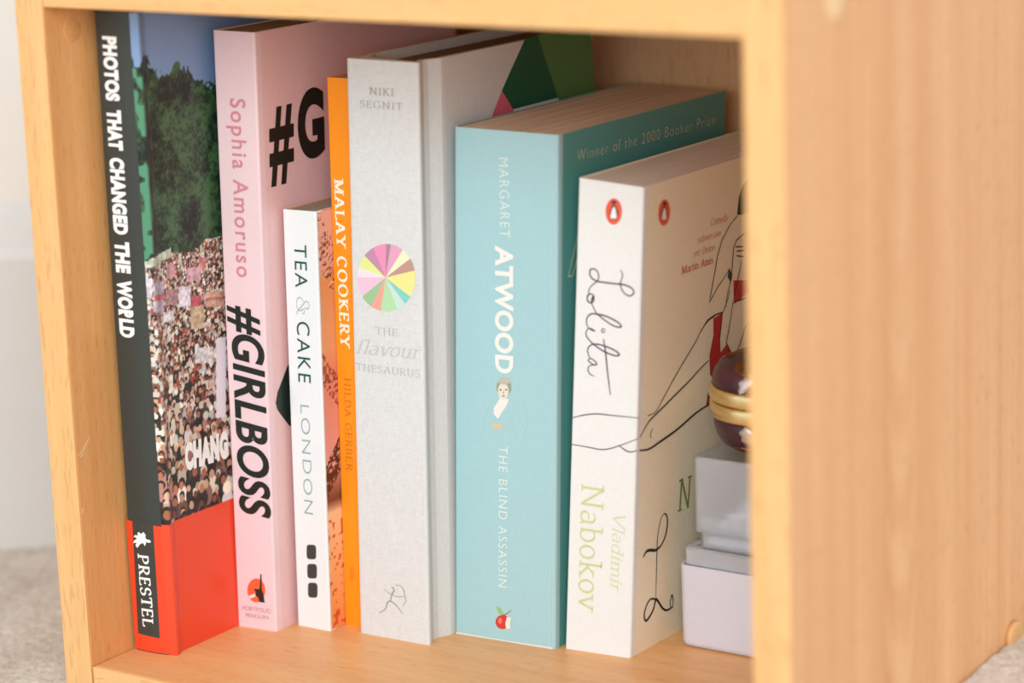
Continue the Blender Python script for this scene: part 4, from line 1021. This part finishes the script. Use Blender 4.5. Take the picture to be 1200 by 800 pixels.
# ------------------------------------------------------------------ plastic boxes and trinket box
def rounded_rect(x0, y0, x1, y1, r, n=5):
    out = []
    for cx, cy, a0 in ((x1 - r, y1 - r, 0), (x0 + r, y1 - r, 90), (x0 + r, y0 + r, 180), (x1 - r, y0 + r, 270)):
        for k in range(n + 1):
            a = math.radians(a0 + 90 * k / n); out.append((cx + r * math.cos(a), cy + r * math.sin(a)))
    return out


def loft(name, rings, mat, parent, cap_bottom=True, cap_top=True):
    vs, fs = [], []
    n = len(rings[0][0])
    for pts, z in rings:
        vs += [(x * MM, y * MM, z * MM) for x, y in pts]
    for k in range(len(rings) - 1):
        for i in range(n):
            j = (i + 1) % n
            fs.append((k * n + i, k * n + j, (k + 1) * n + j, (k + 1) * n + i))
    if cap_bottom: fs.append(tuple(range(n))[::-1])
    if cap_top: fs.append(tuple((len(rings) - 1) * n + i for i in range(n)))
    o = mesh_obj(name, vs, fs, mat, parent, False)
    fix_normals(o)
    return o


def frosted(name, colour, rough=0.35, trans=0.75, ior=1.15):
    m, nt, b = new_mat(name)
    n = mapped_noise(nt, (200, 200, 200), detail=2)
    r = nd(nt, 'ShaderNodeValToRGB'); c = lin(colour)
    r.color_ramp.elements[0].color = (*[v * .97 for v in c], 1); r.color_ramp.elements[1].color = (*c, 1)
    nt.links.new(n, r.inputs[0]); nt.links.new(r.outputs[0], b.inputs['Base Color'])
    b.inputs['Roughness'].default_value = rough
    b.inputs['Transmission Weight'].default_value = trans
    b.inputs['IOR'].default_value = ior
    return m


def build_boxes():
    fm = frosted('frosted_plastic', (246, 243, 250), .35, .35)
    fl = frosted('frosted_plastic_lid', (252, 253, 255), .2, .72)
    fc = frosted('clear_frosted_plastic', (250, 252, 255), .3, .78, 1.2)
    card = paper('white_card', (244, 242, 248), 0.7, 0.02)
    grey = paper('grey_card', (196, 204, 216), 0.6, 0.02)

    def tub(x, y, w, d, z0, zb, z1, label, flip=False):
        root = empty('plastic_box', (x * MM, y * MM, z0 * MM))
        tag(root, label, 'box', 'frosted plastic boxes stacked at the right')
        zb -= z0; z1 -= z0
        R = rounded_rect
        t = 1.0
        if not flip:      # wide tub below, lid slightly inset
            outer = [(R(2, 2, w - 2, d - 2, 4), 0), (R(.6, .6, w - .6, d - .6, 4), .7), (R(.2, .2, w - .2, d - .2, 4), 2.0), (R(0, 0, w, d, 4), zb)]
            inner = [(R(t, t, w - t, d - t, 3), zb), (R(t + .3, t + .3, w - t - .3, d - t - .3, 3), 1.4)]
            loft('tub', outer + inner, fm, root)
            g = 1.3
            loft('lid', [(R(g, g, w - g, d - g, 3.6), zb + .1), (R(g, g, w - g, d - g, 3.6), z1 - .9), (R(g + .7, g + .7, w - g - .7, d - g - .7, 3.2), z1 - .1), (R(5, 5, w - 5, d - 5, 2), z1 - .1), (R(5.5, 5.5, w - 5.5, d - 5.5, 2), z1 - .9),
                         (R(g + 1, g + 1, w - g - 1, d - g - 1, 2.6), z1 - 1.2), (R(g + .9, g + .9, w - g - .9, d - g - .9, 2.6), zb + .1)], fl, root, False, True)
        else:             # low inset tray under a deep lid
            zt = 7.4; g = 1.6
            loft('tub', [(R(g + 1, g + 1, w - g - 1, d - g - 1, 3), 0), (R(g, g, w - g, d - g, 3.6), .8), (R(g, g, w - g, d - g, 3.6), zt + 6), (R(g + 1, g + 1, w - g - 1, d - g - 1, 3), zt + 6), (R(g + 1.2, g + 1.2, w - g - 1.2, d - g - 1.2, 3), 1.2)], fc, root)
            loft('lid', [(R(0, 0, w, d, 4), zt), (R(0, 0, w, d, 4), z1 - 1.2), (R(.4, .4, w - .4, d - .4, 3.6), z1 - .4), (R(1.4, 1.4, w - 1.4, d - 1.4, 3), z1), (R(2, 2, w - 2, d - 2, 3), z1 - 1.1), (R(1, 1, w - 1, d - 1, 3), z1 - 1.6), (R(1, 1, w - 1, d - 1, 3), zt)], fc, root)
        return root
    tub(190.2, 131.6, 86, 78, 0, 33.6, 40.6, 'lower frosted plastic box, pale lilac white, standing on the shelf floor')
    tub(197.2, 131.6, 82, 76, 40.7, 70.8, 78.0, 'upper frosted plastic box, greyer and set to the right on the lower one', True)
    # contents
    r = empty('card_stack', (193.6 * MM, 134.6 * MM, 1.9 * MM))
    tag(r, 'stack of white cards filling the lower plastic box', 'cards')
    for k in range(9):
        j = random.uniform(-.5, .5)
        box('card', (0.6 + j, .5 + .12 * k, k * 3.15), (78 + j, 68, k * 3.15 + 2.7), card, r, bevel=.0003, segs=1)
    r = empty('folded_leaflet', (201.5 * MM, 135 * MM, 42.6 * MM))
    tag(r, 'grey folded leaflets leaning inside the upper plastic box', 'leaflets')
    for k in range(4):
        y = .6 + k * 9
        vs = [(0, y, 0), (70, y, 0), (70, y + 7, 0), (0, y + 7, 0), (2, y + 4, 7 + 2 * k), (70, y + 6, 21), (70, y + 7, 21), (2, y + 5, 7 + 2 * k)]
        o = mesh_obj('leaflet', [tuple(c * MM for c in v) for v in vs], [(0, 3, 2, 1), (4, 5, 6, 7), (0, 1, 5, 4), (1, 2, 6, 5), (2, 3, 7, 6), (3, 0, 4, 7)], grey if k % 2 == 0 else card, r)
        fix_normals(o)


def build_trinket():
    cx, cy, z0, R = 219.5, 158.0, 78.0, 24.0
    root = empty('trinket_box', (cx * MM, cy * MM, (z0 + .05) * MM))
    tag(root, 'round maroon enamel trinket box with two gold bands, on the upper plastic box', 'trinket box')
    en, nt, b = new_mat('maroon_enamel')
    n = mapped_noise(nt, (120, 120, 120), detail=3)
    r = nd(nt, 'ShaderNodeValToRGB')
    r.color_ramp.elements[0].color = (*lin((40, 14, 24)), 1); r.color_ramp.elements[1].color = (*lin((78, 30, 44)), 1)
    r.color_ramp.elements[0].position = .3; r.color_ramp.elements[1].position = .7
    nt.links.new(n, r.inputs[0]); nt.links.new(r.outputs[0], b.inputs['Base Color'])
    b.inputs['Roughness'].default_value = 0.35; b.inputs['Coat Weight'].default_value = 0.25; b.inputs['Coat Roughness'].default_value = 0.08

    def metal(name, c, rough, bump):
        m, nt, b = new_mat(name)
        n = mapped_noise(nt, (260, 260, 260), detail=3)
        r = nd(nt, 'ShaderNodeValToRGB'); k = lin(c)
        r.color_ramp.elements[0].color = (*[v * .78 for v in k], 1); r.color_ramp.elements[1].color = (*k, 1)
        nt.links.new(n, r.inputs[0]); nt.links.new(r.outputs[0], b.inputs['Base Color'])
        b.inputs['Metallic'].default_value = 1; b.inputs['Roughness'].default_value = rough
        bp = nd(nt, 'ShaderNodeBump'); bp.inputs['Strength'].default_value = bump; bp.inputs['Distance'].default_value = .0006
        nt.links.new(n, bp.inputs['Height']); nt.links.new(bp.outputs[0], b.inputs['Normal'])
        return m
    gold = metal('brushed_gold', (255, 232, 172), 0.26, .4)
    silver = metal('silver_leaf', (226, 218, 222), 0.4, .3)
    copper = metal('copper_leaf', (150, 104, 66), 0.45, .4)
    bprof = [(6, 0), (13, .3), (17.5, 1.6), (20.6, 4), (22.4, 7), (23.2, 10.5), (23.6, 14.2)]
    lathe('base', bprof, en, root, n=64)
    g1 = lathe('gold_band', [(22, 14.0), (24.2, 14.2), (24.8, 15.2), (24.9, 17.2), (24.9, 19.2), (24.4, 20.0), (23.4, 20.3)], gold, root, n=64)
    g2 = lathe('gold_band', [(23.4, 20.6), (24.6, 20.9), (25.1, 21.8), (25.1, 25.2), (24.6, 26.2), (23.6, 26.4)], gold, root, n=64)
    lathe('seam', [(23.0, 20.2), (23.9, 20.3), (23.9, 20.7), (23.0, 20.8)], copper, root, n=64)
    lprof = [(23.9, 26.3), (23.6, 29), (22.8, 31.8), (21.0, 34.2), (17.4, 36.4), (12, 38.2), (6, 39.2), (.4, 39.5)]
    lathe('lid', lprof, en, root, n=64)

    def leaf(parent_name, prof, ang, zmid, length, width, mat, tilt=0.0, bend=0.0):
        """a leaf laid over the lathe surface: width in degrees, length along the profile height"""
        N, M = 14, 6
        vs, fs = [], []
        zs = [p[1] for p in prof]; rs = [p[0] for p in prof]
        for i in range(N + 1):
            t = i / N
            z = zmid + (t - .5) * length
            wd = width * (math.sin(math.pi * min(1, t * .96 + .02)) ** .8) * (1 + .22 * math.sin(t * 19))
            for j in range(M + 1):
                s = j / M * 2 - 1
                a = math.radians(ang + tilt * (t - .5) + bend * (t - .5) ** 2 + s * wd)
                rr = float(np.interp(z, zs, rs)) + .15 + .5 * (1 - s * s)
                vs.append((rr * math.cos(a) * MM, rr * math.sin(a) * MM, z * MM))
        for i in range(N):
            for j in range(M):
                k = i * (M + 1) + j
                fs.append((k, k + 1, k + M + 2, k + M + 1))
        return mesh_obj(parent_name, vs, fs, mat, root, True)
    for a in range(4):
        base = -86 + a * 90
        leaf('silver_leaf', bprof + [(23.6, 15)], base, 8.6, 10.5, 8, silver, tilt=-14, bend=20)
        leaf('copper_leaf', bprof + [(23.6, 15)], base - 12, 3.1, 3.4, 17, copper)
        leaf('silver_leaf', lprof, base, 31.6, 10, 7, silver, tilt=14)
        leaf('copper_leaf', lprof, base - 14, 35.2, 5.5, 10, copper, tilt=-30)
        leaf('copper_leaf', lprof, base + 14, 37.0, 4.5, 12, copper, tilt=30)


build_setting()
build_bookcase()
build_books()
build_boxes()
build_trinket()
